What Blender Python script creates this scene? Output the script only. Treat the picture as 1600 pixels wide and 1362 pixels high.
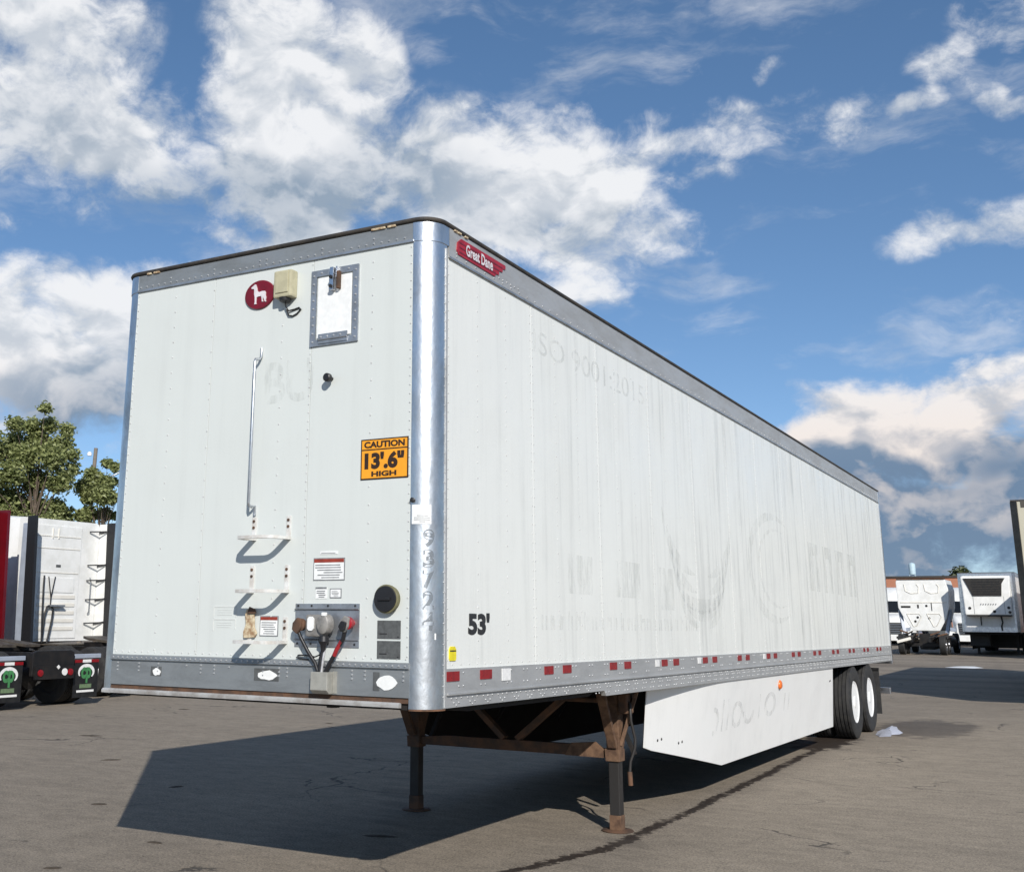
import bpy, bmesh, math, random
from mathutils import Vector, Matrix, Euler
R = math.radians
random.seed(7)
for o in list(bpy.data.objects): bpy.data.objects.remove(o)
scene = bpy.context.scene
col = scene.collection

# ------------------------------------------------------------------ camera
cam_d = bpy.data.cameras.new('camera')
cam = bpy.data.objects.new('camera', cam_d); col.objects.link(cam)
yaw, pitch, roll = -0.5419, 0.2336, 0.0069
fwd = Vector((math.sin(yaw)*math.cos(pitch), math.cos(yaw)*math.cos(pitch), math.sin(pitch)))
rgt = Vector((math.cos(yaw), -math.sin(yaw), 0)); up = rgt.cross(fwd)
r2 = math.cos(roll)*rgt + math.sin(roll)*up
u2 = -math.sin(roll)*rgt + math.cos(roll)*up
m = Matrix((r2, u2, -fwd)).transposed().to_4x4()
m.translation = Vector((4.5711, -5.6989, 1.6929))
cam.matrix_world = m
cam_d.sensor_width = 36; cam_d.lens = 1767.5/1600*36
cam_d.shift_x = (800-637.5)/1600; cam_d.shift_y = (542.0-681)/1600
cam_d.clip_start = 0.05; cam_d.clip_end = 6000
scene.camera = cam

# ------------------------------------------------------------------ light, sky, exposure
SUN_AZ, SUN_EL = 139.5, 29.2
sd = bpy.data.lights.new('sun', 'SUN'); sd.energy = 4.9; sd.angle = R(0.53); sd.color = (1.0, 0.955, 0.89)
sun = bpy.data.objects.new('sun', sd); col.objects.link(sun)
sv = Vector((math.sin(R(SUN_AZ))*math.cos(R(SUN_EL)), math.cos(R(SUN_AZ))*math.cos(R(SUN_EL)), math.sin(R(SUN_EL))))
sun.rotation_euler = sv.to_track_quat('Z', 'Y').to_euler(); sun.location = (20, -20, 30)
scene.view_settings.view_transform = 'Standard'; scene.view_settings.look = 'None'
scene.view_settings.exposure = 0.0; scene.view_settings.gamma = 1.0
scene.view_settings.use_curve_mapping = False
scene.cycles.max_bounces = 6; scene.cycles.diffuse_bounces = 3; scene.cycles.glossy_bounces = 3; scene.cycles.transparent_max_bounces = 6

class NT:
    """small helper to write node trees"""
    def __init__(s, tree): s.t = tree
    def n(s, typ, **kw):
        nd = s.t.nodes.new(typ)
        for k, v in kw.items():
            if k.startswith('_'): setattr(nd, k[1:], v)
        return nd
    def link(s, a, b): s.t.links.new(a, b)
    def setin(s, sock, v):
        if isinstance(v, bpy.types.NodeSocket): s.link(v, sock)
        elif v is not None: sock.default_value = v
    def math(s, op, a, b=None, c=None, clamp=False):
        nd = s.t.nodes.new('ShaderNodeMath'); nd.operation = op; nd.use_clamp = clamp
        for i, v in enumerate((a, b, c)): s.setin(nd.inputs[i], v)
        return nd.outputs[0]
    def vmath(s, op, a, b=None):
        nd = s.t.nodes.new('ShaderNodeVectorMath'); nd.operation = op
        for i, v in enumerate((a, b)): s.setin(nd.inputs[i], v)
        return nd.outputs['Value'] if op in ('LENGTH', 'DOT_PRODUCT', 'DISTANCE') else nd.outputs[0]
    def noise(s, vec, scale, detail=4, rough=.55, dist=0.0):
        nd = s.t.nodes.new('ShaderNodeTexNoise')
        s.setin(nd.inputs['Vector'], vec); nd.inputs['Scale'].default_value = scale
        nd.inputs['Detail'].default_value = detail; nd.inputs['Roughness'].default_value = rough
        nd.inputs['Distortion'].default_value = dist
        return nd.outputs['Fac']
    def ss(s, v, a, b, o0=0.0, o1=1.0, smooth=True):
        nd = s.t.nodes.new('ShaderNodeMapRange'); nd.interpolation_type = 'SMOOTHSTEP' if smooth else 'LINEAR'
        s.setin(nd.inputs[0], v)
        for i, x in enumerate((a, b, o0, o1)): nd.inputs[1+i].default_value = x
        return nd.outputs[0]
    def mix(s, f, a, b):
        nd = s.t.nodes.new('ShaderNodeMix'); nd.data_type = 'RGBA'
        s.setin(nd.inputs[0], f)
        for i, v in ((6, a), (7, b)):
            if isinstance(v, tuple) and len(v) == 3: v = v+(1,)
            s.setin(nd.inputs[i], v)
        return nd.outputs[2]
    def mapping(s, vec, loc=(0, 0, 0), rot=(0, 0, 0), scale=(1, 1, 1), typ='POINT'):
        nd = s.t.nodes.new('ShaderNodeMapping'); nd.vector_type = typ
        s.setin(nd.inputs[0], vec)
        nd.inputs[1].default_value = loc; nd.inputs[2].default_value = rot; nd.inputs[3].default_value = scale
        return nd.outputs[0]

world = bpy.data.worlds.new('World'); scene.world = world; world.use_nodes = True
world.cycles.sampling_method = 'MANUAL'; world.cycles.sample_map_resolution = 512
wt = world.node_tree; wt.nodes.clear(); W_ = NT(wt)
out = W_.n('ShaderNodeOutputWorld')
sky = W_.n('ShaderNodeTexSky'); sky.sky_type = 'NISHITA'; sky.sun_disc = False
sky.sun_elevation = R(SUN_EL); sky.sun_rotation = R(SUN_AZ)
sky.altitude = 1500; sky.air_density = 0.7; sky.dust_density = 0.1; sky.ozone_density = 1.6
bg_sky = W_.n('ShaderNodeBackground'); bg_sky.inputs[1].default_value = 0.14
hs = W_.n('ShaderNodeHueSaturation'); hs.inputs['Saturation'].default_value = 1.26; hs.inputs['Value'].default_value = 1.35; gm = W_.n('ShaderNodeGamma'); gm.inputs[1].default_value = .75; W_.link(sky.outputs[0], gm.inputs[0]); W_.link(gm.outputs[0], hs.inputs['Color']); W_.link(hs.outputs[0], bg_sky.inputs[0])
tc = W_.n('ShaderNodeTexCoord'); D = W_.vmath('NORMALIZE', tc.outputs['Generated'])

def blob_field(vec, blobs):
    """soft ellipses fixed in the sky: (azimuth, elevation, half width, half height in degrees, tilt, weight)"""
    tot = None
    for az, el, w, h, tilt, amp in blobs:
        nd = wt.nodes.new('ShaderNodeVectorMath'); nd.operation = 'MULTIPLY_ADD'; W_.link(vec, nd.inputs[0])
        kx, ky = 1/(R(w)*1.22), 1/(R(h)*1.22)
        nd.inputs[1].default_value = (kx, ky, 0); nd.inputs[2].default_value = (-R(az)*kx, -R(el)*ky, 0)
        q = W_.vmath('DOT_PRODUCT', nd.outputs[0], nd.outputs[0])
        f = W_.math('MULTIPLY_ADD', q, -amp, amp, clamp=True)
        tot = f if tot is None else W_.math('ADD', tot, f)
    return tot
CLOUDS = [
 (-51.5, 27.5, 6.0, 4.4, 0, .85), (-52.0, 23.2, 7.0, 2.2, 0, .55), (-39.3, 28.8, 3.2, 4.0, 10, .80), (-34.6, 27.2, 3.4, 2.8, 0, .80),
 (-38.0, 24.6, 5.6, 3.2, 8, .55), (-46.0, 24.6, 3.0, 3.0, 0, .55), (-42.0, 21.4, 8.0, 3.4, 0, .75), (-34.0, 21.6, 5.0, 3.0, 0, .45),
 (-26.5, 21.4, 7.4, 2.6, 2, .85), (-19.0, 21.6, 6.0, 1.9, 8, .75), (-23.5, 24.7, 6.0, 1.4, -3, .66), (-14.3, 23.6, 6.0, 1.5, -12, .55), (-30.0, 24.0, 5.0, 2.2, 0, .40),
 (-19.0, 18.0, 5.0, 1.9, 2, .70), (-23, 16.0, 4.0, 1.0, 0, .45), (-27.0, 18.8, 4.5, 2.0, 0, .50), (-36.6, 19.0, 2.2, 1.5, 30, .60), (-41.5, 17.2, 5.5, 1.2, 8, .55),
 (-49.5, 13.8, 8.0, 3.2, 6, .90), (-43.0, 14.5, 4.0, 2.0, 0, .5), (-49.5, 10.0, 8.0, 2.4, 0, .60), (-53.5, 18.6, 4, 1.2, 0, .40),
 (-3.0, 17.3, 4.6, 1.4, 10, .75), (-3.7, 24.3, 1.7, 1.2, 35, .58), (-1.2, 26.3, 2.6, 1.4, 25, .62), (-7.6, 22.6, 2.2, 1.1, 12, .62), (-.8, 22.9, 2.4, .8, 18, .52), (-5.0, 22.6, 1.3, .7, 30, .48), (-17.0, 26.2, 1.8, .6, 5, .45), (-22.6, 26.8, 2.2, .7, 15, .45), (-12.2, 26.2, 1.0, .6, -40, .42),
 (-7.6, 8.6, 4.8, 2.0, 0, .85), (-1.5, 8.9, 4.0, 2.3, 0, .85), (-12.0, 7.4, 3.4, 1.5, -12, .6), (-5.0, 5.4, 9.0, 2.0, 0, .8), (-11.0, 10.6, 6.0, .8, -3, .42), (-3.0, 11.3, 5.0, .9, 2, .48), (-2.0, 13.3, 3.6, .6, 9, .50),
 (-5.0, 2.2, 13.0, 2.6, 0, 1.3), (-2.0, 4.0, 6.0, 2.0, 0, .8), (-8.5, 3.6, 5.0, 2.0, 0, .6), (-26, 4, 14, 2.6, 0, .8),
]
BELLY = [(-40.5, 20.3, 8.0, 2.2, -3, .85), (-31.5, 22.3, 5.2, 2.2, 0, .55), (-25, 19.4, 6, 1.1, 0, .45),
 (-5.0, 6.1, 8.0, 1.2, 0, .9), (-10.2, 7.0, 1.6, .9, 0, .8), (-3.0, 7.3, 2.2, .9, 0, .7), (-5.0, 2.8, 12, 2.2, 0, 1.2),
 (-46.0, 10.4, 5.5, 2.2, 0, .75), (-26, 3.5, 15, 2.6, 0, .8), (-51.5, 23.2, 6, 1.3, 0, .4)]
sepz = W_.n('ShaderNodeSeparateXYZ'); W_.link(D, sepz.inputs[0])
warp = W_.n('ShaderNodeTexNoise'); W_.link(D, warp.inputs['Vector']); warp.inputs['Scale'].default_value = 11; warp.inputs['Detail'].default_value = 3
wv = W_.vmath('SUBTRACT', warp.outputs['Color'], (0.5, 0.5, 0.5))
def scaled(v, k):
    nd = wt.nodes.new('ShaderNodeVectorMath'); nd.operation = 'SCALE'; W_.link(v, nd.inputs[0]); nd.inputs['Scale'].default_value = k; return nd.outputs[0]
Dw = W_.vmath('ADD', D, scaled(wv, 0.045))
# azimuth and elevation of the direction, pushed about a little so no outline is smooth
ae = W_.n('ShaderNodeCombineXYZ'); W_.link(W_.math('ARCTAN2', sepz.outputs[0], sepz.outputs[1]), ae.inputs[0]); W_.link(W_.math('ARCSINE', sepz.outputs[2]), ae.inputs[1])
AE = W_.vmath('ADD', ae.outputs[0], scaled(wv, 0.085))
# beyond the mapped part of the sky the cover goes on as drifting heaps of the same kind
vd = Vector((math.sin(R(-26)), math.cos(R(-26)), 0)); vd = (vd*math.cos(R(14))+Vector((0, 0, math.sin(R(14))))).normalized()
away = W_.ss(W_.vmath('DOT_PRODUCT', D, tuple(vd)), math.cos(R(48)), math.cos(R(36)), 1.0, 0.0)
heap = W_.math('MULTIPLY', W_.ss(W_.noise(W_.mapping(D, scale=(1, 1, 1.8)), 3.2, 2, .5), .50, .70), .95)
cov = W_.math('MULTIPLY_ADD', heap, away, blob_field(AE, CLOUDS))
belly = W_.math('MULTIPLY_ADD', W_.math('MULTIPLY', heap, away), .35, blob_field(AE, BELLY))
# cauliflower heads: folded noise on top of plain turbulence
def billow(vec, scale, detail):
    nd = wt.nodes.new('ShaderNodeTexNoise'); nd.noise_type = 'RIDGED_MULTIFRACTAL'; nd.normalize = False
    W_.link(vec, nd.inputs['Vector']); nd.inputs['Scale'].default_value = scale; nd.inputs['Detail'].default_value = detail
    nd.inputs['Roughness'].default_value = .55; nd.inputs['Lacunarity'].default_value = 2.1
    nd.inputs['Offset'].default_value = 1.0; nd.inputs['Gain'].default_value = 1.2
    return W_.ss(nd.outputs['Fac'], 0.2, 2.6, 1.0, 0.0, False)
st = W_.mapping(Dw, scale=(1, 1, 1.45))
n1 = W_.noise(st, 8.5, 10, .655)
b1 = billow(st, 11, 5)
st2 = W_.mapping(Dw, loc=(0.010, -0.012, 0.022), scale=(1, 1, 1.45))
b2 = billow(st2, 11, 3)
n2 = W_.noise(st2, 8.5, 5, .60)
cc = W_.math('MINIMUM', W_.math('MULTIPLY', cov, .82), .80)
form = W_.math('MULTIPLY_ADD', W_.math('SUBTRACT', n1, .5), 2.35, W_.math('MULTIPLY', W_.math('SUBTRACT', b1, .55), .30))
dens = W_.math('ADD', cc, form)
alpha = W_.math('MULTIPLY', W_.math('MULTIPLY', W_.ss(dens, 0.16, 0.80), W_.ss(cov, 0.0, 0.40)), .96, clamp=True)
veil_n = W_.noise(W_.mapping(Dw, rot=(0, 0, R(20)), scale=(1, 1, 3.0)), 6.5, 8, .62)
veil = W_.math('MULTIPLY', W_.ss(veil_n, .50, .76), .46)
alpha = W_.math('MAXIMUM', alpha, veil)
rel = W_.math('ADD', W_.math('MULTIPLY', W_.math('SUBTRACT', b1, b2), .55), W_.math('MULTIPLY', W_.math('SUBTRACT', n1, n2), 1.5))
relief = W_.ss(rel, -0.22, 0.22)
core = W_.ss(dens, .55, 1.7)
shade = W_.math('MULTIPLY_ADD', belly, -0.86, W_.math('MULTIPLY_ADD', relief, 0.60, 0.56))
shade = W_.math('MULTIPLY_ADD', core, -.10, shade)
shade = W_.ss(shade, 0.05, 1.07, smooth=False)
low = W_.ss(sepz.outputs[2], 0.10, 0.24)
white = W_.mix(low, (0.94, 0.83, 0.75), (0.90, 0.91, 0.93))
grey = W_.mix(low, (0.16, 0.24, 0.36), (0.31, 0.39, 0.49))
ccol = W_.mix(shade, grey, white)
bg_c = W_.n('ShaderNodeBackground'); W_.link(ccol, bg_c.inputs[0]); bg_c.inputs[1].default_value = 1.0
ms = W_.n('ShaderNodeMixShader'); W_.link(alpha, ms.inputs[0]); W_.link(bg_sky.outputs[0], ms.inputs[1]); W_.link(bg_c.outputs[0], ms.inputs[2])
W_.link(ms.outputs[0], out.inputs[0])

# ------------------------------------------------------------------ materials
MATS = {}
def new_mat(name):
    mt = bpy.data.materials.new(name); mt.use_nodes = True
    nt = NT(mt.node_tree); b = mt.node_tree.nodes['Principled BSDF']
    MATS[name] = mt
    return mt, nt, b
def objco(nt): return nt.n('ShaderNodeTexCoord').outputs['Object']
def bump(nt, b, h, strength, dist):
    bp = nt.n('ShaderNodeBump'); nt.link(h, bp.inputs['Height']); bp.inputs['Strength'].default_value = strength; bp.inputs['Distance'].default_value = dist
    nt.link(bp.outputs[0], b.inputs['Normal'])
def simple(name, c, rough=.5, metal=0.0, var=.25, scale=6, c2=None, bmp=0.0, stretch=(1, 1, 1), spec=.5):
    mt, nt, b = new_mat(name)
    co = nt.mapping(objco(nt), scale=stretch)
    n = nt.noise(co, scale, 6, .6)
    f = nt.ss(n, .35, .68)
    d = c2 if c2 else tuple(x*(1-var) for x in c)
    nt.link(nt.mix(f, c, d), b.inputs['Base Color'])
    nt.link(nt.ss(n, .3, .7, max(0, rough-.08), min(1, rough+.1), False), b.inputs['Roughness'])
    b.inputs['Metallic'].default_value = metal; b.inputs['Specular IOR Level'].default_value = spec
    if bmp: bump(nt, b, nt.noise(co, scale*5, 4, .6), bmp, .01)
    return mt

def white_wall(name, streak, base=(.735, .748, .718), dirt=(.43, .445, .43), along='y'):
    mt, nt, b = new_mat(name)
    co = objco(nt)
    s1 = nt.noise(nt.mapping(co, scale=(5, 5, .22) if along == 'y' else (5, 1, .22)), 1.7, 6, .65)
    s2 = nt.noise(nt.mapping(co, scale=(9, 9, .5)), 3.0, 5, .6)
    blot = nt.noise(co, 1.3, 6, .6); fine = nt.noise(co, 90, 2, .5)
    sx = nt.n('ShaderNodeSeparateXYZ'); nt.link(co, sx.inputs[0])
    grow = nt.ss(sx.outputs[1], 1.0, 9.0, .35, 1.0) if along == 'y' else None
    f = nt.math('MULTIPLY', nt.ss(s1, .46, .74), nt.ss(blot, .32, .66, .3, 1.0))
    f = nt.math('ADD', f, nt.math('MULTIPLY', nt.ss(s2, .5, .8), .45))
    f = nt.math('MULTIPLY', f, streak)
    if grow is not None: f = nt.math('MULTIPLY', f, grow)
    f = nt.math('ADD', f, nt.math('MULTIPLY', nt.ss(blot, .42, .72), .10))
    f = nt.math('ADD', f, nt.math('MULTIPLY', nt.math('SUBTRACT', fine, .5), .22), clamp=True)
    nt.link(nt.mix(f, base, dirt), b.inputs['Base Color'])
    nt.link(nt.ss(blot, .3, .7, .30, .48, False), b.inputs['Roughness'])
    h = nt.math('ADD', nt.math('MULTIPLY', nt.noise(co, 1.6, 2, .5), 1.0), nt.math('MULTIPLY', nt.noise(co, 60, 2, .5), .012))
    bump(nt, b, h, .22, .03)
    return mt
white_wall('side_white', .95)
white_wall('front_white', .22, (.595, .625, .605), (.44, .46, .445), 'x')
white_wall('skirt_white', .35, (.84, .845, .83), (.54, .55, .545), 'x')

def metal(name, c, rough, c2, metalness=1.0, scale=3.0, stretch=(1, 1, 1), bmp=.15):
    mt, nt, b = new_mat(name)
    co = nt.mapping(objco(nt), scale=stretch)
    n = nt.noise(co, scale, 8, .65, .3); n2 = nt.noise(co, scale*14, 4, .6)
    f = nt.math('ADD', nt.ss(n, .36, .70), nt.math('MULTIPLY', nt.math('SUBTRACT', n2, .5), .5), clamp=True)
    nt.link(nt.mix(f, c, c2), b.inputs['Base Color'])
    nt.link(nt.ss(n, .3, .72, rough-.06, rough+.14, False), b.inputs['Roughness'])
    b.inputs['Metallic'].default_value = metalness
    bump(nt, b, nt.math('ADD', nt.noise(co, scale*2, 3, .5), nt.math('MULTIPLY', n2, .15)), bmp, .01)
    return mt
metal('post_metal', (.72, .74, .76), .34, (.42, .44, .46), 1.0, 4.0, (1, 1, .6), .5)
metal('rail_metal', (.47, .475, .475), .5, (.37, .375, .375), .45, 5.0, (1, .4, 1.6), .1)
metal('front_rail_metal', (.33, .348, .355), .5, (.24, .255, .262), .6, 5.0, (.5, 1, 1.4), .1)
metal('plate_metal', (.46, .48, .51), .42, (.30, .32, .34), .8, 9.0, (1, 1, 1), .1)
metal('bright_metal', (.72, .73, .75), .3, (.5, .5, .52), 1.0, 9.0)
metal('rivet_metal', (.50, .51, .52), .45, (.38, .39, .40), .6, 20)
metal('bar_metal', (.52, .52, .51), .5, (.30, .28, .26), .35, 6.0)
simple('rivet_white', (.60, .61, .60), .4, 0, .3, 30)
simple('roof_edge', (.030, .028, .027), .7, 0, .4, 8, (.06, .05, .04), .3)
simple('black_paint', (.006, .006, .007), .5, 0, .4, 6, (.016, .013, .011), .1)
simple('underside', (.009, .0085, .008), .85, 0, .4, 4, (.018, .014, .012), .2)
simple('rubber', (.016, .016, .017), .75, 0, .3, 12, (.032, .031, .029), .2)
simple('flap_rubber', (.007, .007, .008), .6, 0, .3, 12, (.014, .014, .014), .1)
simple('rust_steel', (.060, .036, .024), .8, 0, .5, 9, (.13, .066, .036), .3)
simple('rust_light', (.155, .088, .050), .78, 0, .5, 14, (.075, .040, .024), .3)
simple('leg_tube', (.028, .026, .025), .5, .2, .5, 9, (.025, .022, .02), .1)
simple('rust_edge', (.20, .10, .055), .85, 0, .5, 20, (.09, .05, .03), .2)
simple('red_tape', (.27, .006, .012), .32, 0, .35, 30)
simple('white_tape', (.80, .80, .79), .35, 0, .15, 40)
simple('dark_red', (.17, .006, .016), .35, 0, .3, 9)
simple('badge_red', (.36, .010, .020), .3, 0, .3, 9)
simple('chrome_white', (.82, .76, .76), .3, .2, .15, 20)
simple('letter_black', (.022, .022, .024), .5, 0, .3, 20)
simple('sign_orange', (.84, .35, .018), .4, 0, .10, 12)
simple('sign_dark', (.035, .016, .008), .5, 0, .3, 20)
simple('sticker_white', (.80, .81, .80), .4, 0, .10, 20)
simple('sticker_line', (.22, .23, .24), .5, 0, .3, 20)
simple('sticker_red', (.30, .045, .025), .5, 0, .3, 20)
simple('sticker_dark', (.10, .105, .105), .5, 0, .35, 30)
simple('beige_box', (.46, .43, .29), .5, 0, .15, 20)
simple('box_grey', (.36, .355, .32), .5, .2, .25, 18)
simple('olive', (.16, .15, .075), .6, 0, .3, 30)
simple('yellow', (.78, .66, .02), .4, 0, .15, 30)
simple('amber', (.72, .16, .03), .3, 0, .15, 30)
simple('hose_red', (.34, .02, .025), .4, 0, .3, 30)
simple('hose_black', (.014, .014, .016), .45, 0, .3, 30)
simple('hose_grey', (.45, .45, .46), .45, 0, .3, 30)
simple('step_paint', (.70, .70, .68), .5, .1, .2, 14, (.52, .49, .45), .1)
simple('step_rust', (.60, .52, .36), .7, 0, .3, 30, (.28, .17, .09), .2)
simple('handle_metal', (.50, .53, .57), .35, .8, .3, 20)
simple('rim_white', (.84, .84, .83), .4, 0, .06, 9)
simple('socket_grey', (.28, .27, .255), .5, .2, .35, 25)
simple('truck_white', (.80, .80, .78), .3, 0, .06, 3, (.70, .70, .67))
simple('truck_cream', (.76, .73, .66), .4, 0, .10, 4)
simple('truck_red', (.115, .003, .007), .2, 0, .25, 3)
simple('fairing_grey', (.33, .37, .44), .4, 0, .15, 4)
simple('grille_dark', (.014, .013, .012), .5, 0, .5, 12, (.03, .026, .02))
simple('beige_trailer', (.50, .47, .37), .45, 0, .12, 2)
simple('brown_post', (.085, .075, .060), .5, .2, .3, 4)
simple('grease', (.10, .085, .065), .5, .2, .4, 8, (.05, .04, .034), .2)
simple('green_logo', (.06, .24, .085), .5, 0, .3, 20)
simple('green_text', (.15, .22, .12), .5, 0, .3, 20)
simple('bark', (.13, .10, .075), .9, 0, .4, 6, None, .5)
simple('pole_wood', (.20, .17, .14), .85, 0, .3, 5, None, .3)
simple('lamp_white', (.8, .8, .8), .4, 0, .05)
simple('tower_paint', (.42, .55, .62), .5, 0, .12, 1)
simple('concrete', (.36, .34, .31), .85, 0, .2, 2)
simple('plastic_sheet', (.48, .49, .55), .35, 0, .15, 9)
simple('window_dark', (.010, .012, .015), .12, 0, .3, 3)
simple('litter', (.075, .058, .042), .9, 0, .4, 30)
simple('ghost_solid', (.62, .64, .62), .45, 0, .1, 30)
def brickmat():
    mt, nt, b = new_mat('brick_wall')
    co = nt.mapping(objco(nt), scale=(1, 1, 1), rot=(R(90), 0, 0))
    br = nt.n('ShaderNodeTexBrick'); nt.link(co, br.inputs['Vector']); br.inputs['Scale'].default_value = 4.5
    br.inputs['Color1'].default_value = (.44, .15, .075, 1); br.inputs['Color2'].default_value = (.36, .12, .06, 1); br.inputs['Mortar'].default_value = (.32, .24, .2, 1)
    nt.link(nt.mix(nt.ss(nt.noise(objco(nt), .35, 4), .35, .7), br.outputs[0], (.42, .19, .11)), b.inputs['Base Color']); b.inputs['Roughness'].default_value = .9
brickmat()
def ghost(name, c, lo, hi, strength):
    """faded outline left where old lettering was peeled off"""
    mt, nt, b = new_mat(name)
    co = objco(nt); b.inputs['Base Color'].default_value = c+(1,); b.inputs['Roughness'].default_value = .5
    n = nt.noise(nt.mapping(co, scale=(6, 6, 1.6)), 3.0, 6, .65)
    tr = nt.n('ShaderNodeBsdfTransparent'); mx = nt.n('ShaderNodeMixShader')
    nt.link(nt.ss(n, lo, hi, 0.0, strength), mx.inputs[0]); nt.link(tr.outputs[0], mx.inputs[1]); nt.link(b.outputs[0], mx.inputs[2])
    nt.link(mx.outputs[0], mt.node_tree.nodes['Material Output'].inputs[0])
ghost('ghost_grey', (.42, .44, .42), .34, .66, .21)
ghost('ghost_faint', (.42, .44, .42), .38, .68, .16)
ghost('ghost_dark', (.17, .19, .21), .20, .46, .55)
ghost('ghost_skirt', (.36, .37, .37), .36, .64, .22)

def leafmat(name, c, c2):
    mt, nt, b = new_mat(name)
    g = nt.n('ShaderNodeNewGeometry')
    f = nt.math('MULTIPLY', g.outputs['Random Per Island'], 1.0)
    nt.link(nt.mix(f, c, c2), b.inputs['Base Color']); b.inputs['Roughness'].default_value = .5
    tl = nt.n('ShaderNodeBsdfTranslucent'); nt.link(nt.mix(f, tuple(x*1.3 for x in c), tuple(x*1.3 for x in c2)), tl.inputs[0])
    mx = nt.n('ShaderNodeMixShader'); mx.inputs[0].default_value = .35
    nt.link(b.outputs[0], mx.inputs[1]); nt.link(tl.outputs[0], mx.inputs[2])
    nt.link(mx.outputs[0], mt.node_tree.nodes['Material Output'].inputs[0])
leafmat('leaf', (.125, .155, .05), (.38, .41, .18))
leafmat('leaf_far', (.045, .065, .022), (.08, .10, .035))

# ------------------------------------------------------------------ mesh helpers
class MB:
    def __init__(s): s.v = []; s.f = []
    def add(s, vs, fs):
        o = len(s.v); s.v += [tuple(x) for x in vs]; s.f += [[i+o for i in f] for f in fs]; return s
    def box(s, x0, x1, y0, y1, z0, z1):
        vs = [(x, y, z) for x in (x0, x1) for y in (y0, y1) for z in (z0, z1)]
        return s.add(vs, [(0, 1, 3, 2), (4, 6, 7, 5), (0, 4, 5, 1), (2, 3, 7, 6), (0, 2, 6, 4), (1, 5, 7, 3)])
    def prism(s, poly, axis, a, b):
        """polygon in the two other axes, extruded along axis from a to b"""
        def pt(p, t):
            q = list(p); q.insert(axis, t); return tuple(q)
        n = len(poly)
        vs = [pt(p, a) for p in poly]+[pt(p, b) for p in poly]
        return s.add(vs, [list(range(n))[::-1], list(range(n, 2*n))]+[(i, (i+1) % n, n+(i+1) % n, n+i) for i in range(n)])
    def beam(s, p, q, w, h, upv=(0, 0, 1)):
        p, q = Vector(p), Vector(q); d = (q-p).normalized(); uv = Vector(upv)
        if abs(d.dot(uv)) > .95: uv = Vector((0, 1, 0))
        x = d.cross(uv).normalized(); y = x.cross(d).normalized()
        vs = [c+x*a*w/2+y*b*h/2 for c in (p, q) for a, b in ((-1, -1), (1, -1), (1, 1), (-1, 1))]
        return s.add(vs, [(0, 3, 2, 1), (4, 5, 6, 7)]+[(i, (i+1) % 4, 4+(i+1) % 4, 4+i) for i in range(4)])
    def tube(s, pts, r, seg=8, caps=True):
        pts = [Vector(p) for p in pts]; rs = r if isinstance(r, (list, tuple)) else [r]*len(pts)
        ref = None; rings = []
        for i, p in enumerate(pts):
            d = (pts[min(i+1, len(pts)-1)]-pts[max(i-1, 0)]).normalized()
            if ref is None:
                ref = Vector((0, 0, 1)) if abs(d.z) < .9 else Vector((1, 0, 0))
            x = (ref-d*ref.dot(d)).normalized(); y = d.cross(x); ref = x
            rings.append([p+(x*math.cos(2*math.pi*k/seg)+y*math.sin(2*math.pi*k/seg))*rs[i] for k in range(seg)])
        vs = [v for rg in rings for v in rg]; fs = []
        for i in range(len(rings)-1):
            for k in range(seg): fs.append((i*seg+k, i*seg+(k+1) % seg, (i+1)*seg+(k+1) % seg, (i+1)*seg+k))
        if caps: fs += [list(range(seg))[::-1], list(range((len(rings)-1)*seg, len(rings)*seg))]
        return s.add(vs, fs)
    def lathe(s, prof, axis, c, seg=32):
        """prof: (offset along axis, radius)"""
        c = Vector(c); ax = Vector((0, 0, 0)); ax[axis] = 1
        e1 = Vector((0, 0, 0)); e1[(axis+1) % 3] = 1; e2 = Vector((0, 0, 0)); e2[(axis+2) % 3] = 1
        vs = []; fs = []
        for t, r in prof:
            for k in range(seg):
                a = 2*math.pi*k/seg; vs.append(c+ax*t+(e1*math.cos(a)+e2*math.sin(a))*r)
        n = len(prof)
        for i in range(n-1):
            for k in range(seg): fs.append((i*seg+k, i*seg+(k+1) % seg, (i+1)*seg+(k+1) % seg, (i+1)*seg+k))
        if prof[0][1] > 1e-6: fs.append(list(range(seg))[::-1])
        if prof[-1][1] > 1e-6: fs.append(list(range((n-1)*seg, n*seg)))
        return s.add(vs, fs)
    def xf(s, fn): s.v = [tuple(fn(*p)) for p in s.v]; return s
    def build(s, name, mat, parent=None, smooth=None, bevel=0.0, loc=(0, 0, 0)):
        me = bpy.data.meshes.new(name); me.from_pydata(s.v, [], s.f); me.validate()
        bm = bmesh.new(); bm.from_mesh(me); bmesh.ops.recalc_face_normals(bm, faces=bm.faces)
        if bevel: bmesh.ops.bevel(bm, geom=list(bm.edges), offset=bevel, segments=2, affect='EDGES', profile=.6, clamp_overlap=True)
        bm.to_mesh(me); bm.free()
        me.materials.append(MATS[mat])
        if smooth is not None:
            for p in me.polygons: p.use_smooth = True
            me.set_sharp_from_angle(angle=R(smooth))
        return link(name, me, parent, loc)
def link(name, me, parent=None, loc=(0, 0, 0), kind=None):
    o = bpy.data.objects.new(name, me); col.objects.link(o)
    if parent is not None: o.parent = parent
    o.location = loc
    if kind: o['kind'] = kind
    return o
def thing(name, label, cat, loc=(0, 0, 0), rz=0, group=None):
    o = bpy.data.objects.new(name, None); col.objects.link(o); o.location = loc; o.rotation_euler = (0, 0, rz)
    o.empty_display_size = .3
    o['label'] = label; o['category'] = cat
    if group: o['group'] = group
    return o
def tag(o, label, cat, group=None):
    o['label'] = label; o['category'] = cat
    if group: o['group'] = group
    return o
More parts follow.
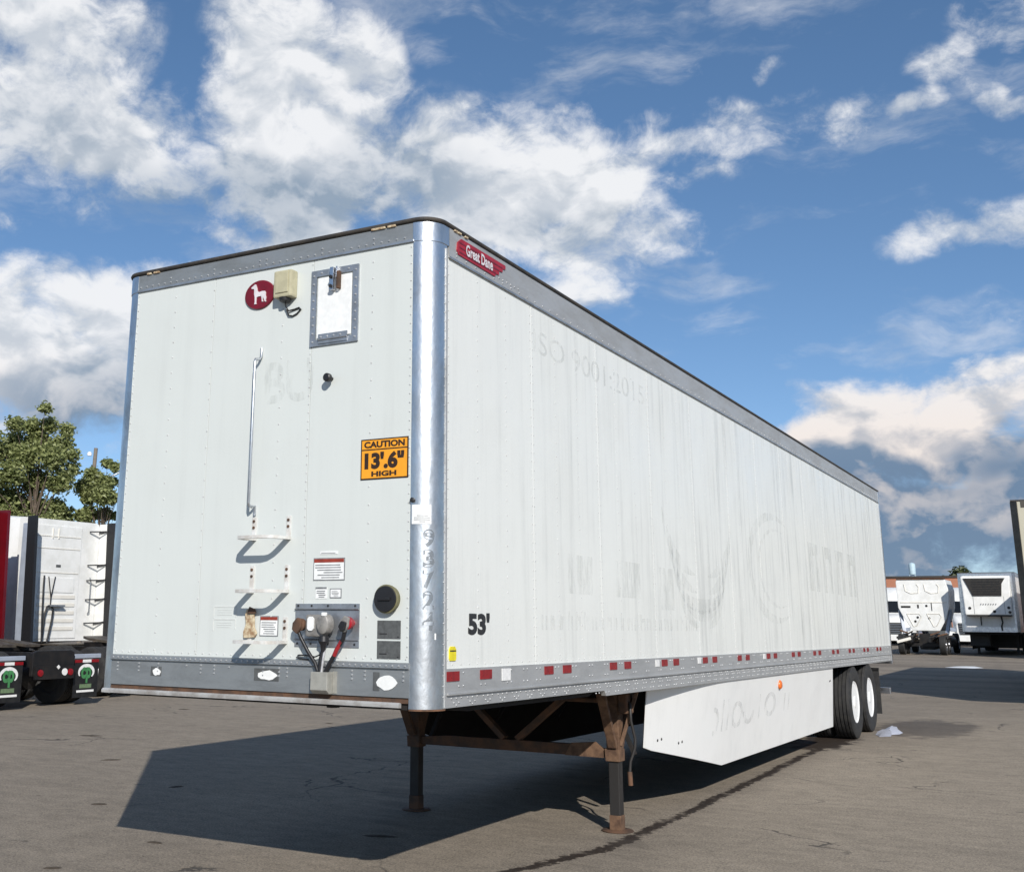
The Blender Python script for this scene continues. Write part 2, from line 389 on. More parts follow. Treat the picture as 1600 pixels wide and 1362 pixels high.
def B(name, mat, parent, *b, bevel=0.0): return MB().box(*b).build(name, mat, parent, bevel=bevel)

def text_mesh(txt, size, thick=0.0, extr=.001):
    """text as a flat mesh centred on its box: returns verts (x right, y up) and faces, fitted to size (w, h)"""
    cu = bpy.data.curves.new('text', 'FONT'); cu.body = txt; cu.size = 1; cu.extrude = 0; cu.offset = thick; cu.resolution_u = 4
    ob = bpy.data.objects.new('text', cu); col.objects.link(ob)
    dg = bpy.context.evaluated_depsgraph_get(); me = bpy.data.meshes.new_from_object(ob.evaluated_get(dg))
    vs = [tuple(v.co) for v in me.vertices]; fs = [list(p.vertices) for p in me.polygons]
    bpy.data.objects.remove(ob); bpy.data.curves.remove(cu); bpy.data.meshes.remove(me)
    x0 = min(v[0] for v in vs); x1 = max(v[0] for v in vs); y0 = min(v[1] for v in vs); y1 = max(v[1] for v in vs)
    w, h = size
    return [((v[0]-x0)/(x1-x0)*w, (v[1]-y0)/(y1-y0)*h) for v in vs], fs
def text_part(name, txt, mat, parent, x0, x1, z0, z1, place, thick=0.0):
    vs, fs = text_mesh(txt, (x1-x0, z1-z0), thick)
    mb = MB().add([place(x0+u, z0+w) for u, w in vs], fs)
    me = bpy.data.meshes.new(name); me.from_pydata(mb.v, [], mb.f); me.materials.append(MATS[mat])
    if name.startswith('ghost_let'):
        bm = bmesh.new(); bm.from_mesh(me); bm.verts.ensure_lookup_table(); seen = set()
        for v0 in bm.verts:
            if v0.index in seen: continue
            stack = [v0]; comp = []; seen.add(v0.index)
            while stack:
                v = stack.pop(); comp.append(v)
                for e in v.link_edges:
                    w = e.other_vert(v)
                    if w.index not in seen: seen.add(w.index); stack.append(w)
            idx = {v.index: i for i, v in enumerate(comp)}; fl = {f for v in comp for f in v.link_faces}
            m2 = bpy.data.meshes.new('ghost_letter'); m2.from_pydata([v.co[:] for v in comp], [], [[idx[v.index] for v in f.verts] for f in fl]); m2.materials.append(MATS[mat])
            link('ghost_letter', m2, parent)
        bm.free(); bpy.data.meshes.remove(me); return None
    return link(name, me, parent)
def on_front(d): return lambda u, w: (u, -d, w)
SX = 1.295
def on_side(d): return lambda u, w: (SX+d, u, w)

def rivets(pts, r, normal, h=.6):
    """low domes on a face; normal 'front' (-y) or 'side' (+x)"""
    mb = MB(); seg = 6
    for a, b, base in pts:
        vs = []
        for rr, t in ((r, 0), (r*.7, r*h)):
            for k in range(seg):
                q = 2*math.pi*k/seg; c, s_ = math.cos(q)*rr, math.sin(q)*rr
                vs.append((a+c, base-t, b+s_) if normal == 'front' else (base+t, a+c, b+s_))
        mb.add(vs, [(k, (k+1) % seg, seg+(k+1) % seg, seg+k) for k in range(seg)]+[list(range(seg, 2*seg))])
    return mb

# ------------------------------------------------------------------ ground
def ground_mat():
    mt, nt, b = new_mat('asphalt')
    co = objco(nt); sp = nt.n('ShaderNodeSeparateXYZ'); nt.link(co, sp.inputs[0]); X, Y = sp.outputs[0], sp.outputs[1]
    big = nt.noise(co, .22, 5, .6); mid = nt.noise(co, 1.3, 6, .62)
    str_ = nt.noise(nt.mapping(co, rot=(0, 0, R(12)), scale=(.35, 2.2, 1)), 1.4, 6, .6)
    fine = nt.noise(co, 55, 3, .6); grit = nt.noise(co, 160, 2, .5)
    f = nt.math('ADD', nt.math('MULTIPLY', nt.ss(big, .3, .7), .35), nt.math('MULTIPLY', nt.ss(mid, .3, .72), .33))
    f = nt.math('ADD', f, nt.math('MULTIPLY', nt.ss(str_, .32, .72), .32))
    base = nt.mix(f, (.302, .256, .200), (.214, .181, .142))
    blotch = nt.noise(nt.mapping(co, scale=(1, 1.7, 1)), 4.2, 6, .68)
    stone = nt.n('ShaderNodeTexVoronoi'); nt.link(co, stone.inputs['Vector']); stone.inputs['Scale'].default_value = 95
    sg = nt.n('ShaderNodeSeparateColor'); nt.link(stone.outputs['Color'], sg.inputs[0])
    g = nt.math('MULTIPLY_ADD', nt.math('SUBTRACT', fine, .5), 1.5, 1.0)
    g = nt.math('MULTIPLY_ADD', nt.math('SUBTRACT', grit, .5), 1.2, g)
    g = nt.math('MULTIPLY_ADD', nt.math('SUBTRACT', sg.outputs[0], .5), .42, g)
    g = nt.math('MULTIPLY_ADD', nt.math('SUBTRACT', blotch, .5), .85, g)
    g = nt.math('MULTIPLY', nt.math('MAXIMUM', g, .25), .90)
    gc = nt.n('ShaderNodeCombineXYZ'); [nt.link(g, gc.inputs[i]) for i in range(3)]
    base = nt.vmath('MULTIPLY', base, gc.outputs[0])
    # far part of the yard: darker, browner patches
    farm = nt.math('MULTIPLY', nt.ss(Y, 13, 34), nt.ss(nt.noise(nt.mapping(co, scale=(.25, 1, 1)), .5, 5, .6), .42, .62))
    base = nt.mix(nt.math('MULTIPLY', farm, .55), base, (.130, .102, .076))
    # cracks
    vo = nt.n('ShaderNodeTexVoronoi'); vo.feature = 'DISTANCE_TO_EDGE'; vo.inputs['Scale'].default_value = .34
    wv_ = nt.n('ShaderNodeTexNoise'); nt.link(co, wv_.inputs['Vector']); wv_.inputs['Scale'].default_value = 1.6; wv_.inputs['Detail'].default_value = 6
    wsc = nt.n('ShaderNodeVectorMath'); wsc.operation = 'SCALE'; nt.link(wv_.outputs['Color'], wsc.inputs[0]); wsc.inputs['Scale'].default_value = .9
    nt.link(nt.vmath('ADD', co, wsc.outputs[0]), vo.inputs['Vector'])
    crack = nt.math('MULTIPLY', nt.ss(vo.outputs['Distance'], .0015, .0075, 1, 0), nt.ss(nt.noise(co, .55, 3, .5), .50, .58))
    base = nt.mix(nt.math('MULTIPLY', crack, .8), base, (.045, .04, .036))
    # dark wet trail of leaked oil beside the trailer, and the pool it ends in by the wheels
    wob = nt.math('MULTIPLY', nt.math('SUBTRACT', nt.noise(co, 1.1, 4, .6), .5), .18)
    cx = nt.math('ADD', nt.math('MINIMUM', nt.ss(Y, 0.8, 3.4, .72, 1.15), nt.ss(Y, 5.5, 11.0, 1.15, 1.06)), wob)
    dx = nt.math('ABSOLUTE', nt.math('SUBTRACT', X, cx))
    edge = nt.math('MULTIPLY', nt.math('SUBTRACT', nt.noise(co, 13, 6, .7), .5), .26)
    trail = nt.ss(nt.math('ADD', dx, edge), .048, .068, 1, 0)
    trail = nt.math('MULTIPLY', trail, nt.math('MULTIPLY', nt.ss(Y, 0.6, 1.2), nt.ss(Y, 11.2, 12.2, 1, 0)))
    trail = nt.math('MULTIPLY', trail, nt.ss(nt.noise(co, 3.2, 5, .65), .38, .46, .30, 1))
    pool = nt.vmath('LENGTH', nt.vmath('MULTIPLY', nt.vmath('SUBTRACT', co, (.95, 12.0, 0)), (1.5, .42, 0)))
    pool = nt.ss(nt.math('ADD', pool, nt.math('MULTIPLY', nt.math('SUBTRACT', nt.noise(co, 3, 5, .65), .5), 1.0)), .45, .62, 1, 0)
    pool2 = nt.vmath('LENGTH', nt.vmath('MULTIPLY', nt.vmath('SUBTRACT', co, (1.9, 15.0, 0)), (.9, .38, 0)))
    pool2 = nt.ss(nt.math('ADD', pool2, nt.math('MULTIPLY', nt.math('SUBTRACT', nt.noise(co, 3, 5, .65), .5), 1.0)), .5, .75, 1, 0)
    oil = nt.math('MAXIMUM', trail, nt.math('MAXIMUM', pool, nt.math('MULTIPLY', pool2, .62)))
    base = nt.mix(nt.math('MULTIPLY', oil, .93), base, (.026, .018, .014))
    # faint dark tyre tracks across the yard
    for ang, off, gap in ((62, 1.6, 1.95), (38, -3.2, 2.0), (84, 6.5, 1.95), (12, -6.0, 2.0)):
        lx = nt.vmath('DOT_PRODUCT', co, (math.sin(R(ang)), math.cos(R(ang)), 0))
        d_ = nt.math('ABSOLUTE', nt.math('SUBTRACT', nt.math('ABSOLUTE', nt.math('ADD', lx, nt.math('MULTIPLY_ADD', big, 1.2, -off-.6))), gap/2))
        tm = nt.math('MULTIPLY', nt.ss(d_, .10, .20, 1, 0), nt.ss(str_, .40, .66))
        base = nt.mix(nt.math('MULTIPLY', tm, .34), base, (.085, .074, .062))
    # drips and blots
    spots = nt.ss(nt.noise(nt.mapping(co, scale=(1.6, 3.0, 1)), 1.9, 3, .5), .705, .74)
    base = nt.mix(nt.math('MULTIPLY', spots, .55), base, (.05, .044, .038))
    nt.link(base, b.inputs['Base Color'])
    nt.link(nt.ss(oil, 0, 1, .92, .6, False), b.inputs['Roughness']); b.inputs['Specular IOR Level'].default_value = .3
    h = nt.math('ADD', nt.math('MULTIPLY', fine, .5), nt.math('MULTIPLY', grit, .5))
    h = nt.math('ADD', h, nt.math('MULTIPLY', crack, -1.6)); h = nt.math('ADD', h, nt.math('MULTIPLY', mid, 1.2))
    bump(nt, b, h, .55, .012)
ground_mat()
g = MB().add([(-1500, -400, 0), (1500, -400, 0), (1500, 2600, 0), (-1500, 2600, 0)], [(0, 1, 2, 3)]).build('ground', 'asphalt')
g['kind'] = 'structure'

# ================================================================== the trailer
TILT = .0093; LEN = 16.15
tr = thing('semi_trailer', 'white box semi-trailer standing on its landing legs, caution height sign on its nose', 'trailer')
tr.rotation_euler = (-TILT, 0, 0)
RC = .136; CX = SX-RC; ARC = RC*math.pi/2
ZT = 4.074; ZR = 3.955; ZB0 = 1.425     # rail top, front rail bottom, front panel bottom
SR = 3.88; SB = 1.403                    # side: top rail bottom, bottom rail top

# front wall panels
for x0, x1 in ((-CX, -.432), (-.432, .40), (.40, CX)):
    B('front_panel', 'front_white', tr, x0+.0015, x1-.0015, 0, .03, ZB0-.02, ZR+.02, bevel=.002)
B('liner', 'underside', tr, -SX+.05, SX-.05, .032, .04, 1.25, 4.05)
# side panels, 1.2 m apart
ys = [RC+.03, 1.40]+[1.40+1.217*k for k in range(1, 13)]
ys[-1] = LEN-.06
for sgn in (1, -1):
    for y0, y1 in zip(ys[:-1], ys[1:]):
        a, b_ = (SX-.03, SX) if sgn > 0 else (-SX, -SX+.03)
        MB().box(a, b_, y0+.0012, y1-.0012, SB-.02, SR+.02).build('side_panel', 'side_white', tr, bevel=.0015)
# corner posts (curved)
def arc_pts(sgn, r, n=12): return [(sgn*(CX+r*math.sin(math.pi/2*k/n)), RC-r*math.cos(math.pi/2*k/n)) for k in range(n+1)]
def corner(name, mat, sgn, z0, z1, off, tail=.032, thick=.02, front_tail=.004):
    outer = [(sgn*(CX-front_tail), -off)]+arc_pts(sgn, RC+off)+[(sgn*(SX+off), RC+tail)]
    inner = [(sgn*(CX-front_tail), thick-off)]+arc_pts(sgn, RC+off-thick)+[(sgn*(SX+off-thick), RC+tail)]
    return MB().prism(outer+inner[::-1], 2, z0, z1).build(name, mat, tr, smooth=30)
for sgn in (1, -1):
    corner('corner_post', 'post_metal', sgn, 1.186, ZR+.01, .004)
    corner('corner_cap', 'post_metal', sgn, ZR-.002, ZT, .009, .05)
B('post_trim', 'rail_metal', tr, SX, SX+.010, RC+.012, RC+.030, 1.19, SR+.05)
# front top rail and roof edge
B('front_top_rail', 'front_rail_metal', tr, -CX, CX, -.007, .05, ZR, ZT, bevel=.003)
B('rail_lip', 'plate_metal', tr, -CX, CX, -.013, -.004, ZR-.004, ZR+.010)
def roof_ring(off): return [(-(SX+off), LEN)]+arc_pts(-1, RC+off)[::-1]+arc_pts(1, RC+off)+[(SX+off, LEN)]
roof = MB().prism(roof_ring(-.006), 2, ZT, ZT+.018).build('roof', 'roof_edge', tr)
ring_o = roof_ring(.006)
prev = MB().tube([(x, y, ZT+.018) for x, y in ring_o], .016, 8).build('roof_edge', 'roof_edge', tr, smooth=50)
rr = random.Random(3)
for x, y in ((-1.05, 0), (-.98, 0), (.93, 0), (1.0, 0), (.88, 0)):
    w = rr.uniform(.015, .04); B('sealant_patch', 'step_rust', tr, x-w, x+w, -.019, .002, ZT-.004, ZT+.011, bevel=.003)
for y in (.26, .31, .40):
    B('sealant_patch', 'step_rust', tr, SX-.002, SX+.021, y-.02, y+.02, ZT-.004, ZT+.008, bevel=.003)
for sgn in (1, -1):
    a, b_ = (SX-.02, SX+.009) if sgn > 0 else (-SX-.009, -SX+.02)
    MB().prism([(RC+.048, SR), (LEN-.05, SR), (LEN-.05, ZT+.004), (RC+.048, ZT+.004)], 0, a, b_).build('top_rail', 'rail_metal', tr)
    c0, c1 = (SX+.009, SX+.014) if sgn > 0 else (-SX-.014, -SX-.009)
    B('rail_lip', 'plate_metal', tr, c0, c1, RC+.05, LEN-.05, SR-.003, SR+.009)
    # bottom rail: upper flange, ridge, lower web; deeper behind the coupler
    B('bottom_rail', 'rail_metal', tr, *((SX-.03, SX+.010) if sgn > 0 else (-SX-.010, -SX+.03)), RC+.032, LEN-.05, 1.268, SB)
    B('rail_ridge', 'rail_metal', tr, *((SX-.02, SX+.021) if sgn > 0 else (-SX-.021, -SX+.02)), RC+.032, LEN-.05, 1.256, 1.270, bevel=.003)
    q = [(RC+.032, 1.188), (2.60, 1.188), (2.63, 1.150), (LEN-.05, 1.150), (LEN-.05, 1.258), (RC+.032, 1.258)]
    MB().prism(q, 0, *((SX-.03, SX+.006) if sgn > 0 else (-SX-.006, -SX+.03))).build('rail_web', 'rail_metal', tr)
# front bottom rail, bolster and rub bar
B('front_bottom_rail', 'front_rail_metal', tr, -CX, CX, -.006, .05, 1.245, 1.400)
MB().prism([(-.004, 1.398), (-.022, 1.404), (-.016, 1.430), (-.004, 1.436), (.03, 1.436), (.03, 1.398)], 0, -CX, CX).build('rail_ledge', 'front_rail_metal', tr)
B('rust_strip', 'rust_steel', tr, -CX-.01, CX-.005, .004, .06, 1.214, 1.247)
MB().prism([(-.020, 1.190), (.01, 1.188), (.01, 1.216), (-.008, 1.218), (-.022, 1.206)], 0, -CX-.06, CX-.06).build('rub_bar', 'bar_metal', tr)
B('bolster', 'underside', tr, -CX+.02, CX-.02, .02, .15, 1.178, 1.215)
corner('post_foot', 'rust_edge', 1, 1.176, 1.187, .002, .03, .10)
# rear frame
for sgn in (1, -1):
    B('rear_post', 'bright_metal', tr, *((SX-.09, SX+.012) if sgn > 0 else (-SX-.012, -SX+.09)), LEN-.06, LEN+.03, 1.10, ZT+.01, bevel=.004)
    B('rear_door', 'side_white', tr, *((.004, SX-.10) if sgn > 0 else (-SX+.10, -.004)), LEN-.03, LEN+.01, 1.24, ZT-.10, bevel=.004)
    for k in range(5):
        B('door_hinge', 'bright_metal', tr, *((SX-.16, SX-.03) if sgn > 0 else (-SX+.03, -SX+.16)), LEN+.011, LEN+.045, 1.4+k*.58, 1.5+k*.58)
B('rear_sill', 'rail_metal', tr, -SX+.09, SX-.09, LEN-.05, LEN+.02, 1.10, 1.238)
B('rear_header', 'rail_metal', tr, -SX+.09, SX-.09, LEN-.05, LEN+.02, ZT-.098, ZT+.01)
# floor and cross members
B('floor', 'underside', tr, -SX+.031, SX-.031, .14, LEN-.06, 1.262, 1.30)
B('coupler_plate', 'underside', tr, -.62, .62, .55, 2.4, 1.134, 1.149)
MB().prism([(.16, 1.255), (.16, 1.185), (.55, 1.150), (2.45, 1.150), (2.6, 1.19), (2.6, 1.255)], 0, -SX+.06, SX-.06).build('coupler_frame', 'underside', tr)
MB().lathe([(0, .037), (-.018, .037), (-.020, .045), (-.036, .045)], 2, (0, .93, 1.133), 12).build('kingpin', 'leg_tube', tr, smooth=40)
for k in range(31): B('cross_member', 'underside', tr, -SX+.04, SX-.04, 2.75+k*.42, 2.80+k*.42, 1.155, 1.258)

# ---- rivets (too many to pick apart: joined)
P = []
for x in [-1.13+.057*k for k in range(40)]:
    if x < 1.15: P.append((x, ZR+.030, -.007))
    if int(x*17) % 7 == 0: P.append((x, ZR+.062, -.007))
for x in [-1.13+.042*k for k in range(55)]: P.append((x, 1.418, -.020))
for x in (-1.10, -.79-.12, -.62-.12, -.38, -.27, .12, .24, .30, .77, .86, 1.12):
    for z in (1.383, 1.360, 1.337): P.append((x, z, -.006))
for x in (-.50, -.15): P.append((x, 1.378, -.006))
rivets(P, .0072, 'front', .8).build('rivet_rows', 'rivet_metal', tr, smooth=60)['kind'] = 'stuff'
P = []
for k in range(46):
    z = 1.47+k*.0545
    P += [(-1.145, z, 0), (1.140, z, 0)]
    if k % 1 == 0: P.append((.392, z, 0))
    if k % 2 == 0: P += [(-.440, z, 0), (.86, z, 0), (.16, z, 0), (-.79, z, 0)]
for k in range(40): P.append((-1.13+k*.058, 1.455, 0))
rivets(P, .0062, 'front', .6).build('wall_rivets', 'rivet_white', tr, smooth=60)['kind'] = 'stuff'
P = []
P2 = [(RC+.002, 1.25+k*.058, SX+.004) for k in range(46)]
rivets(P2, .0055, 'side', .6).build('post_rivets', 'rivet_metal', tr, smooth=60)['kind'] = 'stuff'
for yc in [.34, .62, .98, 1.22]+[1.42+.305*k for k in range(48)]:
    for dy in (-.028, .028):
        P += [(yc+dy, 1.378, SX+.010), (yc+dy, 1.305, SX+.010)]
for yc in [.26+.20*k for k in range(80)]:
    if yc > LEN-.15: continue
    P += [(yc-.03, 1.238, SX+.006), (yc+.03, 1.238, SX+.006), (yc, 1.214, SX+.006), (yc+.06, 1.214, SX+.006)]
    if yc < 2.4: P += [(yc+.09, 1.24, SX+.006), (yc+.03, 1.200, SX+.006)]
    else: P += [(yc-.03, 1.176, SX+.006), (yc+.03, 1.176, SX+.006)]
for k in range(120): P.append((.28+k*.131, SR+.032, SX+.009))
for k in range(16): P += [(.28+k*.06, SR+.055, SX+.009)]
rivets(P, .0066, 'side', .8).build('side_rail_rivets', 'rivet_metal', tr, smooth=60)['kind'] = 'stuff'
P = []
for y in ys[1:-1]:
    for k in range(40): P += [(y-.02, 1.46+k*.0615, SX), (y+.02, 1.46+k*.0615, SX)]
for y in [ys[i]+(ys[i+1]-ys[i])*f for i in range(13) for f in (1/3, 2/3)]:
    for k in range(25): P.append((y, 1.46+k*.0985, SX))
for k in range(150): P.append((.25+k*.105, 1.425, SX))
for k in range(42): P.append((RC+.055, 1.45+k*.058, SX))
rivets(P, .0058, 'side', .5).build('side_wall_rivets', 'rivet_white', tr, smooth=60)['kind'] = 'stuff'

# ---- reflective tape on the bottom rail
def tape(y0, y1, mat='red_tape', z0=1.334, z1=1.388):
    B('reflector', mat, tr, SX+.0105, SX+.0155, y0, y1, z0, z1)
tape(.166, .313); tape(.58, .73); tape(.872, .99, 'white_tape', 1.316, 1.388)
for k in range(13):
    y = 1.514+1.2*k+(.0 if k < 3 else -.01*k)
    if y+.46 < LEN-.2:
        tape(y, y+.142); tape(y+.31, y+.452)
    if k in (2, 3, 5): tape(y-.16, y-.07, 'white_tape', 1.334, 1.388)

# ---- brand badge on the top rail
def badge():
    y0, y1, z0, z1 = .275, .97, 3.925, 4.045
    poly = [(y0+.02, z0+.005), (y0, z0+.03), (y0+.01, z0+.085), (y0+.06, z1), (y1, z1), (y1, z1-.028), (y1-.035, z1-.032), (y1-.045, z1-.040), (y1-.045, z1-.058), (y1-.09, z1-.062), (y1-.10, z1-.072), (y1-.10, z1-.092), (y1-.14, z1-.096), (y1-.15, z0+.012), (y1-.17, z0)]
    o = MB().prism(poly, 0, SX+.009, SX+.016).build('brand_badge', 'badge_red', tr)
    for i, zz in enumerate((z1-.036, z1-.068, z1-.10)):
        B('badge_stripe', 'dark_red', o, SX+.0162, SX+.0176, y0+.03, y1-.05-.05*i, zz, zz+.010)
    text_part('badge_lettering', 'Great Dane', 'chrome_white', o, y0+.115, y1-.20, z0+.026, z1-.016, lambda u, w: (SX+.0195, u, w), .03)
badge()
# ---- lettering on the side
text_part('length_marking', "53'", 'letter_black', tr, .444, .727, 1.592, 1.722, on_side(.003), .05)
yb = MB().prism([(.215, 1.447), (.283, 1.447), (.290, 1.46), (.290, 1.51), (.275, 1.527), (.223, 1.527), (.208, 1.51), (.208, 1.46)], 0, SX, SX+.006).build('yellow_tag', 'yellow', tr)
B('tag_stripe', 'letter_black', yb, SX+.006, SX+.0075, .213, .285, 1.499, 1.506)
# ghosts of peeled lettering
def ghost_poly(pts, mat, name='ghost_letter'):
    n_ = len(pts); me = bpy.data.meshes.new(name); me.from_pydata([(SX+.0022, a, b) for a, b in pts], [], [list(range(n_))]); me.materials.append(MATS[mat]); return link(name, me, tr)
def ghost_rect(y0, y1, z0, z1, mat, name='ghost_letter'): return ghost_poly([(y0, z0), (y1, z0), (y1, z1), (y0, z1)], mat, name)
text_part('ghost_lettering', 'ISO 9001:2015', 'ghost_grey', tr, 1.44, 3.75, 3.545, 3.715, on_side(.0022))
for y0, y1, z0, z1 in ((1.97, 2.44, 1.88, 2.16), (2.92, 3.48, 1.88, 2.165), (3.95, 4.35, 1.80, 2.16)):
    ghost_rect(y0, y1, z0, z1, 'ghost_faint', 'ghost_patch')
for k in range(24):
    y = 1.50+k*.150; h = rr.choice((.10, .10, .13))
    w_ = rr.uniform(.06, .12)
    ghost_rect(y, y+.035, 1.625, 1.625+h, 'ghost_faint'); ghost_rect(y+w_-.03, y+w_, 1.625, 1.72, 'ghost_faint')
    if k % 3: ghost_rect(y+.036, y+w_-.031, 1.69, 1.72, 'ghost_faint')
def ghost_arc(cy, cz, ry, rz, a0, a1, w, mat='ghost_faint'):
    n = 20; o_ = []; i_ = []
    for k in range(n+1):
        a = R(a0+(a1-a0)*k/n); tw = w*math.sin(math.pi*(k+.6)/(n+1.2))
        o_.append((cy+(ry+tw/2)*math.cos(a), cz+(rz+tw/2)*math.sin(a))); i_.append((cy+(ry-tw/2)*math.cos(a), cz+(rz-tw/2)*math.sin(a)))
    vs = [(SX+.0022, *p) for p in o_]+[(SX+.0022, *p) for p in i_]
    me = bpy.data.meshes.new('ghost_leaf'); me.from_pydata(vs, [], [(k, k+1, n+2+k, n+1+k) for k in range(n)]); me.materials.append(MATS[mat]); link('ghost_leaf', me, tr)
for i in range(4):
    ghost_arc(5.15, 2.75-.16*i, 1.05-.12*i, .62, 185, 262, .13); ghost_arc(5.25, 2.75-.16*i, 1.05-.12*i, .62, 278, 355, .13)
ghost_arc(5.2, 2.15, .8, .30, 200, 340, .14); ghost_arc(5.2, 1.98, .6, .22, 200, 340, .10)
ghost_arc(8.2, 2.35, 1.2, .60, 60, 300, .16); ghost_arc(8.3, 2.35, .9, .45, 70, 290, .07)
for i, y in enumerate((10.0, 10.9, 11.8, 12.7)):
    ghost_rect(y, y+.22, 2.15, 2.78, 'ghost_grey'); ghost_rect(y+.40, y+.60, 2.15, 2.78, 'ghost_grey'); ghost_rect(y+.22, y+.40, 2.62, 2.78, 'ghost_grey')
text_part('ghost_lettering', 'BU', 'ghost_faint', tr, .03, .42, 3.02, 3.30, on_front(.0022), .03)

# ---- nose fittings
# height sign
sg = B('caution_sign', 'sign_dark', tr, .799, 1.135, -.004, 0, 2.491, 2.737)
B('sign_field', 'sign_orange', sg, .807, 1.127, -.0052, -.004, 2.675, 2.729)
B('sign_field', 'sign_orange', sg, .807, 1.127, -.0052, -.004, 2.499, 2.667)
text_part('sign_lettering', 'CAUTION', 'sign_dark', sg, .823, 1.112, 2.682, 2.722, on_front(.0065), .045)
text_part('sign_lettering', '13\'.6"', 'sign_dark', sg, .828, 1.108, 2.553, 2.655, on_front(.0065), .055)
text_part('sign_lettering', 'HIGH', 'sign_dark', sg, .878, 1.055, 2.508, 2.540, on_front(.0065), .045)
# round emblem with a standing dog
em = MB().lathe([(0, 1.0), (-.010, 1.0), (-.014, .97), (-.014, 0)], 1, (0, 0, 0), 40).xf(lambda x, y, z: (-.036+x*.124, y, 3.777+z*.100)).build('emblem', 'dark_red', tr, smooth=40)
dog = [(-.045, .062), (-.030, .072), (-.022, .070), (-.014, .050), (-.010, .028), (.004, .016), (.030, .020), (.052, .018), (.060, .006), (.058, -.008), (.064, -.026), (.060, -.045), (.068, -.052), (.056, -.054), (.048, -.036), (.040, -.022), (.036, -.036), (.042, -.050), (.032, -.050), (.028, -.030), (.024, -.012), (.0, -.012), (-.014, -.016), (-.016, -.050), (-.012, -.060), (-.030, -.060), (-.026, -.046), (-.028, -.012), (-.034, .010), (-.034, .036), (-.040, .044), (-.056, .046), (-.058, .054)]
MB().prism([(-.040+x*1.05, 3.775+z*1.05) for x, z in dog], 1, -.020, -.0142).build('emblem_dog', 'chrome_white', em)
# light box with pigtail
lb = B('light_box', 'beige_box', tr, .128, .272, -.075, 0, 3.712, 3.895, bevel=.012)
B('light_box_lid', 'beige_box', lb, .150, .250, -.082, -.074, 3.74, 3.885, bevel=.006)
MB().lathe([(0, .040), (-.022, .036), (-.03, .02)], 2, (.200, -.038, 3.714), 14).build('gland', 'hose_black', lb, smooth=40)
MB().tube([(.200, -.038, 3.70), (.205, -.03, 3.655), (.215, -.015, 3.63), (.26, -.008, 3.636), (.295, -.008, 3.643), (.31, -.008, 3.632), (.28, -.008, 3.605), (.245, -.008, 3.592), (.215, -.012, 3.60), (.203, -.02, 3.64)], .0055, 6).build('pigtail', 'hose_black', lb, smooth=60)
# vent hatch
vx0, vx1, vz0, vz1 = .390, .758, 3.365, 3.871
vf = MB()
vf.box(vx0, vx0+.043, -.012, 0, vz0, vz1).box(vx1-.045, vx1, -.012, 0, vz0, vz1).box(vx0+.043, vx1-.045, -.012, 0, vz1-.043, vz1).box(vx0+.043, vx1-.045, -.012, 0, vz0, vz0+.043)
vf = vf.build('vent_hatch', 'plate_metal', tr)
B('hatch_door', 'sticker_white', vf, vx0+.052, vx1-.054, -.009, -.001, vz0+.052, vz1-.052, bevel=.003)
hg = MB().box(vx0+.07, vx1-.075, -.018, -.011, vz0+.012, vz0+.036).box(vx0+.07, vx1-.075, -.018, -.011, vz0+.040, vz0+.075).tube([(vx0+.07, -.018, vz0+.038), (vx1-.075, -.018, vz0+.038)], .007, 8).build('hatch_hinge', 'plate_metal', vf)
lt = MB().box(.556, .584, -.045, -.012, 3.715, 3.868).box(.592, .604, -.030, -.012, 3.80, 3.874).build('hatch_latch', 'bright_metal', vf, bevel=.003)
B('latch_handle', 'rust_steel', vf, .604, .626, -.040, -.012, 3.722, 3.838, bevel=.004)
for zz in (3.738, 3.80): MB().lathe([(0, .012), (-.012, .012)], 1, (.570, -.045, zz), 10).build('latch_bolt', 'letter_black', vf)
P = [(vx0+.021, vz0+.03+k*.055, -.012) for k in range(9)]+[(vx1-.022, vz0+.03+k*.055, -.012) for k in range(9)]+[(vx0+.08+k*.07, vz1-.021, -.012) for k in range(4)]+[(vx0+.09+k*.05, vz0+.056, -.018) for k in range(4)]
rivets(P, .008, 'front', .7).build('hatch_rivets', 'rivet_metal', vf, smooth=60)['kind'] = 'stuff'
# black rubber knob
MB().lathe([(0, .012), (-.035, .014), (-.038, .027), (-.062, .027), (-.068, .02)], 1, (.566, 0, 3.142), 16).build('door_stop', 'hose_black', tr, smooth=40)
# grab handle
MB().tube([(.0, -.006, 3.405), (.0, -.008, 3.345), (.0, -.030, 3.325), (.0, -.066, 3.318), (.0, -.072, 3.300), (.0, -.072, 2.385), (.0, -.066, 2.365), (.0, -.040, 2.362), (.0, -.010, 2.368), (.0, -.008, 2.31)], .0095, 8).build('grab_handle', 'handle_metal', tr, smooth=60)
